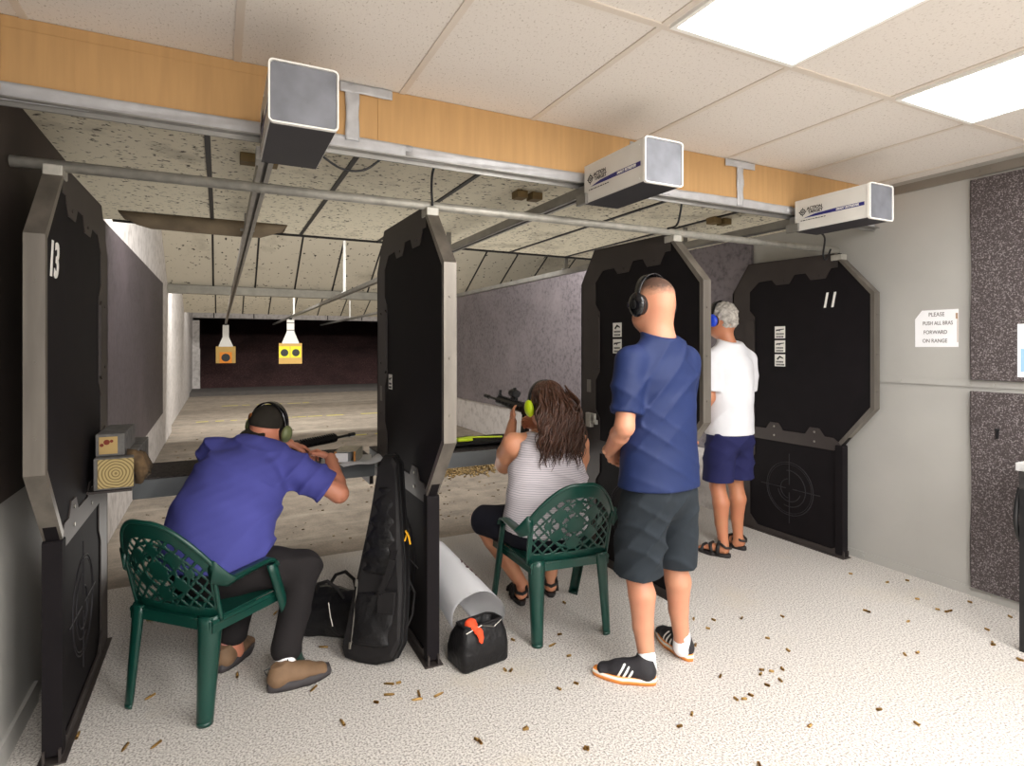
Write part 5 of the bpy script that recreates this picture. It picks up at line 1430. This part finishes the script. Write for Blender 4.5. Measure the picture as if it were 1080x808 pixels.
# soft case with yellow-green piping on the middle bench
t = thing('open_rifle_case', 'black rifle case with neon yellow piping lying on the middle bench', 'rifle case', (1.48, 3.76, .808))
sd = SDF(.006); sd.tube([(-.48, .02, .028), (.1, .03, .03), (.45, .02, .028)], [(.11, .026), (.13, .03), (.10, .026)], side=(0, 1, 0), k=.02); sd.func(folds(.004, 10, 18, 2)); obj('case_body', sd.mesh(), M['nylon'], t)
bm = B(); tube(bm, [(-.47, -.05, .050), (-.2, -.07, .062), (.05, -.05, .070), (.3, -.06, .06)], .006, 8); tube(bm, [(-.47, .06, .055), (-.2, .08, .062)], .005, 8); box(bm, (-.05, -.11, .052), (.06, -.07, .075), bev=.008); obj('neon_piping', bm, M['neon'], t)
bm = B(); box(bm, (-.46, -.13, .0), (-.22, -.07, .035), bev=.01); tube(bm, [(-.30, -.13, .03), (-.12, -.12, .05)], .016, 8); obj('folded_strap', bm, M['black'], t)

# ================================================================== BAGS
# tall rifle case leaning on the middle shield
base = Vector((.655, 2.77, 0)); top = Vector((.775, 2.93, .94)); e1 = Vector((.72, -.69, 0)).normalized(); up = (top-base).normalized(); nrm = e1.cross(up).normalized(); e1 = up.cross(nrm)
t = thing('rifle_soft_case', 'tall black soft rifle case leaning on the middle shield', 'rifle case', base)
t.matrix_world = basis(base, e1, up, nrm)
def case_outline(off=0.):
    pts = [(-.155, .05), (-.14, .015), (-.06, .0), (.02, -.0), (.115, .03), (.15, .10), (.148, .30), (.135, .46), (.110, .62), (.085, .78), (.062, .93), (.035, .965), (-.015, .965), (-.038, .93), (-.060, .72), (-.09, .50), (-.125, .28)]
    c = Vector((0, .45)); out = []
    for a, b in pts:
        d = Vector((a, b-.45)); d = d.normalized()*off; out.append((a-d.x, b-d.y))
    return out
bm = B(); rings = []
for z, off in ((-.045, .02), (-.040, .006), (-.02, 0), (.02, 0), (.040, .006), (.050, .03)): rings.append([Vector((a, b, z)) for a, b in case_outline(off)])
rv = loft(bm, rings)
bd = obj('case_shell', bm, M['nylon'], t)
bv = bd.modifiers.new('b', 'BEVEL'); bv.width = .006; bv.segments = 2
bm = B()
for z in (-.022, .022):
    o_ = [Vector((a, b, z)) for a, b in case_outline(-.003)]; tube(bm, o_+[o_[0]], .004, 6)
obj('seam_piping', bm, M['black'], bd)
bm = B(); sdp = [(-.105, .06), (.085, .05), (.095, .28), (-.085, .30)]
for q, (a, b) in enumerate((((-.10, .06), (.095, .30)),)):
    pass
sd = SDF(.006); sd.mx = Matrix.Identity(4); sd.tube([(0, .10, .050), (.0, .30, .050)], [(.105, .022), (.100, .018)], side=(1, 0, 0), k=.02); sd.func(folds(.002, 5, 30, 0)); pk = obj('front_pocket', sd.mesh(), M['nylon2'], t)
sd = SDF(.006); sd.tube([(.005, .42, .046), (.01, .60, .046), (.012, .80, .044)], [(.085, .016), (.060, .014), (.036, .010)], side=(1, 0, 0), k=.02)
sd.func(lambda X: (.0035*np.sin(X[..., 1]*75)).astype(np.float32)); obj('padded_ridge_panel', sd.mesh(), M['nylon2'], t)
bm = B(); tube(bm, [(-.095, .08, .060), (-.09, .36, .058)], .003, 6); obj('pocket_zip', bm, M['zip'], pk)
bm = B(); box(bm, (-.100, .34, .058), (-.088, .372, .066), bev=.002); box(bm, (-.105, .06, .058), (-.093, .09, .066), bev=.002); obj('zip_pull', bm, M['zip'], pk)
bm = B(); pts = [(.02, .30, .058), (.05, .33, .082), (.09, .42, .088), (.10, .48, .080), (.095, .52, .058)]
for p, q in zip(pts[:-1], pts[1:]): bar(bm, p, q, .032, .006, up=(0, 0, 1))
box(bm, (.035, .235, .062), (.125, .335, .080), bev=.004); obj('carry_handle', bm, M['nylon'], t)
bm = B(); tube(bm, [(.132, .60, .012), (.150, .58, .022), (.160, .55, .026), (.150, .585, .03), (.132, .61, .03)], .0045, 6); tube(bm, [(.135, .60, .012), (.128, .56, .024)], .0045, 6); obj('yellow_zip_cord', bm, M['yellow'], t)
bm = B(); tube(bm, [(.13, .40, -.02), (.175, .32, -.03), (.17, .22, -.03), (.14, .14, -.02)], .006, 8); obj('side_strap', bm, M['nylon'], t)
# duffel behind it
t = thing('duffel_bag', 'slumped black duffel bag on the floor behind the man in violet-blue', 'bag', (.545, 3.13, 0), R(-50))
sd = SDF(.007)
sd.tube([(-.14, 0, .10), (.16, 0, .10)], [(.085, .11), (.085, .11)], side=(0, 1, 0), k=.03); sd.tube([(-.12, 0, .17), (.12, 0, .18)], [(.07, .07), (.06, .06)], side=(0, 1, 0), k=.05); sd.ell((-.12, -.07, .08), (.08, .05, .075), k=.03)
sd.func(folds(.006, 22, 20, 3)); sd.cut((0, 0, .003), (0, 0, -1)); sh = obj('bag_body', sd.mesh(), M['nylon2'], t)
bm = B(); tube(bm, [(-.16, -.03, .225), (-.05, -.02, .25), (.06, -.01, .25), (.15, 0, .22)], .0035, 6); tube(bm, [(-.19, -.06, .14), (-.13, -.115, .155), (-.07, -.115, .15)], .0035, 6); tube(bm, [(.02, -.085, .20), (.05, -.105, .14), (.07, -.112, .10)], .003, 6); obj('zip', bm, M['zip'], sh)
bm = B()
for y in (-.05, .05): tube(bm, [(-.09, y, .22), (-.06, y*1.3, .275), (.0, y*1.4, .30), (.06, y*1.3, .27), (.09, y, .22)], .009, 8)
obj('carry_strap', bm, M['nylon'], t)
# open tool bag by the end of the middle shield
t = thing('tool_bag', 'small black open-mouthed bag at the foot of the middle shield', 'bag', (1.105, 2.565, 0), R(8))
bm = B(); n = 28; rings = []
def brect(hx, hy, z, r=.04, sx=0, wob=0):
    return [Vector((a+sx, b, z+wob*math.sin(a*38+b*20))) for a, b in rrect(-hx, -hy, hx, hy, r, 6)]
rings = [brect(.120, .080, .002, .02), brect(.128, .088, .012, .03), brect(.130, .090, .08, .035), brect(.122, .080, .135, .035, .003, .002), brect(.112, .062, .170, .035, .006, .006), brect(.108, .058, .185, .035, .008, .008), brect(.100, .050, .182, .032, .008, .008), brect(.100, .055, .12, .03), brect(.10, .06, .05, .03)]
loft(bm, rings); bgo = obj('bag_body', bm, M['nylon2'], t, True)
bm = B(); pts = brect(.106, .056, .1875, .035, .008, .008); tube(bm, pts+[pts[0]], .0055, 8); tube(bm, [(.118, .03, .15), (.135, .03, .12), (.14, .0, .06), (.133, -.03, .03)], .005, 8); obj('trim_band', bm, M['nylon'], bgo)
bm = B(); tube(bm, [(-.10, -.062, .175), (-.02, -.066, .195), (.05, -.063, .17), (.10, -.055, .19)], .003, 6); obj('zip', bm, M['zip'], bgo)
sd = SDF(.006); sd.ell((0, 0, .11), (.085, .04, .05)); sd.func(folds(.008, 50, 40, 0)); obj('dark_contents', sd.mesh(), M['black'], t)
sd = SDF(.005); sd.mx = Matrix.Translation((1.105, 2.565, 0)) @ Matrix.Rotation(R(8), 4, 'Z'); sd.ell((-.060, -.030, .195), (.030, .022, .030), k=.02); sd.tube([(-.06, -.040, .205), (-.035, -.074, .175), (-.04, -.094, .13)], [(.022, .010), (.018, .007), (.012, .005)], k=.01); sd.func(folds(.003, 60, 60, 0))
tag(origin(obj('orange_cloth', sd.mesh(), M['orange'])), 'orange-red cloth spilling from the open black bag', 'cloth')
# curled white target sheet
t = thing('curled_target_sheet', 'big white target sheet curled into a sloping tube behind the open bag', 'target sheet', (1.10, 2.75, 0))
bm = B(); A = Vector((1.125, 2.60, .185))-t.location; Z = Vector((1.045, 3.06, .33))-t.location; ax = (Z-A).normalized(); s_ = ax.cross(Vector((0, 0, 1))).normalized(); u_ = s_.cross(ax)
n = 36; m_ = 22; G = []
for i in range(m_+1):
    q = i/m_; c = A.lerp(Z, q); row = []; rr = .145-.03*q
    for k in range(n+1):
        a = R(-62)+R(304)*k/n; r2 = rr*(1+.02*math.sin(5*a)); row.append(bm.verts.new(c+s_*(math.cos(a)*r2*.82)+u_*(math.sin(a)*r2)+ax*(-.05*math.cos(a)*(1-q))))
    G.append(row)
for i in range(m_):
    for k in range(n): bm.faces.new((G[i][k], G[i][k+1], G[i+1][k+1], G[i+1][k]))
bmesh.ops.solidify(bm, geom=bm.faces[:], thickness=.0012)
obj('sheet', bm, M['paper'], t, True)
bm = B(); r = random.Random(4)
for i in range(22):
    q = min(.9, max(.15, r.gauss(.50, .10))); a = R(min(85, max(20, r.gauss(48, 9)))); a = PI-a if False else a; c = A.lerp(Z, q); rr = (.145-.03*q)*(1+.02*math.sin(5*a)); o_ = s_*math.cos(a)*.82+u_*math.sin(a)
    tube(bm, [c+o_*(rr-.001), c+o_*(rr+.0016)], r.choice((.003, .004, .004, .009)) , 6)
obj('bullet_holes', bm, simple('torn_dark_red', S(70, 20, 26), .8), t)

# ================================================================== SPENT CASINGS
pts = CASINGS
def casing(bm, L, r):
    tube(bm, [(0, 0, 0), (0, .001, 0), (0, .0012, 0), (0, .0028, 0), (0, .003, 0), (0, L*.8, 0), (0, L*.86, 0), (0, L, 0)] if L > .03 else [(0, 0, 0), (0, .001, 0), (0, .0012, 0), (0, .0028, 0), (0, .003, 0), (0, L, 0)],
         [r, r, r*.85, r*.85, r, r*.94, r*.62, r*.6] if L > .03 else [r, r, r*.85, r*.85, r, r*.98], 10, cap=False)
    return bm
protos = []
for nm, L, r_, lab, grp in (('rifle_casing', .045, .0052, 'long spent brass rifle casing lying on the speckled floor', 'spent rifle casings on the floor'), ('pistol_casing', .021, .0056, 'short spent brass pistol casing lying on the speckled floor', 'spent pistol casings on the floor')):
    bm = casing(B(), L, r_); bmesh.ops.solidify(bm, geom=bm.faces[:], thickness=.0006)
    me = bpy.data.meshes.new(nm); bmesh.ops.recalc_face_normals(bm, faces=bm.faces[:]); bm.to_mesh(me); bm.free(); me.materials.append(M['brass'])
    for p in me.polygons: p.use_smooth = True
    protos.append((nm, me, r_, lab, grp))
r = random.Random(21)
for x, y, k in pts:
    nm, me, rr, lab, grp = protos[k]
    o = bpy.data.objects.new(nm, me); C.objects.link(o); o.location = (x, y, rr); o.rotation_euler = (0, 0, r.uniform(0, 2*PI)); tag(o, lab, 'cartridge casing', grp)
# heap of casings swept forward under the middle lane
bm = B(); r = random.Random(3); tmp = B(); casing(tmp, .022, .007); tm = bpy.data.meshes.new('tmp'); tmp.to_mesh(tm); tmp.free()
for i in range(1500):
    x = r.uniform(1.95, 3.95); y = 6.4+r.gauss(.15, .14); hmax = .07*math.exp(-((y-6.6)/.16)**2)*(.6+.4*math.sin(x*9)); z = r.uniform(.004, .008+max(0, hmax))
    m = Matrix.Translation((x, y, z)) @ Euler((r.uniform(-.5, .5), r.uniform(-.5, .5), r.uniform(0, 6.3))).to_matrix().to_4x4() @ Matrix.Scale(1.3, 4)
    n0 = len(bm.verts); bm.from_mesh(tm); bm.verts.ensure_lookup_table(); bmesh.ops.transform(bm, matrix=m, verts=bm.verts[n0:])
o = obj('casing_heap', bm, simple('dull_mixed_brass', S(150, 126, 84), .5, .3, .6, 40), None, True); o['kind'] = 'stuff'; tag(o, 'low heap of countless brass casings swept along the concrete beyond the middle bench', 'casing heap')

# small bits on the concrete beyond the bench
r = random.Random(9)
bm = B()
for i in range(420):
    x = r.uniform(-.6, 3.9); y = 4.5+abs(r.gauss(0, 2.6)); s = r.uniform(.004, .012)*(1+.08*(y-4.5)); box(bm, (x, y, 0), (x+s*1.8, y+s, s*.6), mat=None)
o = obj('floor_debris', bm, simple('paper_and_brass_litter', S(120, 104, 80), .8, 0, .6, 3), None); o['kind'] = 'stuff'; tag(o, 'fine litter of scraps and brass scattered over the stained concrete', 'litter')
# ================================================================== LIGHT
def area(name, loc, size, power, rot=(0, 0, 0), col=(1, .98, .96), spread=180):
    l = bpy.data.lights.new(name, 'AREA'); l.shape = 'RECTANGLE'; l.size, l.size_y = size; l.energy = power; l.color = col; l.spread = R(spread)
    o = bpy.data.objects.new(name, l); C.objects.link(o); o.location = loc; o.rotation_euler = rot; return o
# further rows of the room's ceiling panels, behind the camera
for x in (.39, 1.68, 2.97): area('room_lamp', (x, -.95, 2.58), (.6, 1.2), 50)
for x in (.39, 2.33): area('room_lamp', (x, -2.3, 2.58), (.6, 1.2), 48)
# wide soft fill light, added behind the camera
area('room_fill', (1.6, -2.9, 1.6), (4.2, 1.8), 45, (R(90), 0, 0), (1, .98, .97))
# range lamps tucked above the ceiling edges, shining downrange
area('range_lamp', (1.8, 5.3, 3.3), (5, .3), 120, (R(45), 0, 0), (1, .97, .9))
area('range_lamp', (1.8, 11.3, 3.3), (5, .3), 260, (R(50), 0, 0), (1, .97, .9))
area('range_lamp', (3.0, 17.7, 3.2), (8, .3), 90, (R(40), 0, 0), (1, .95, .86))
area('range_lamp', (1.8, 5.2, 2.6), (4.6, .25), 60, (R(80), 0, 0), (1, .97, .92))
area('range_fill', (1.7, 4.6, .25), (4.2, 1.6), 34, (R(180), 0, 0), (1, .97, .92))  # upward fill without a fixture, added to brighten the range ceiling
w = bpy.data.worlds.new('world'); bpy.context.scene.world = w; w.use_nodes = True
w.node_tree.nodes['Background'].inputs[0].default_value = (.5, .48, .46, 1); w.node_tree.nodes['Background'].inputs[1].default_value = .08
# ================================================================== CAMERA
cam = bpy.data.cameras.new('camera'); co = bpy.data.objects.new('camera', cam); C.objects.link(co)
F_PX = 613.0
cam.sensor_fit = 'HORIZONTAL'; cam.sensor_width = 36; cam.lens = F_PX/1080*36; cam.clip_start = .05; cam.clip_end = 100
cam.shift_y = -(404-366)/1080
co.location = (0, 0, 1.5); co.rotation_euler = (R(90), 0, -math.atan(308/613.))
sc = bpy.context.scene; sc.camera = co
sc.view_settings.view_transform = 'Standard'; sc.view_settings.look = 'None'; sc.view_settings.exposure = 0.30; sc.view_settings.gamma = 1; sc.view_settings.use_curve_mapping = False
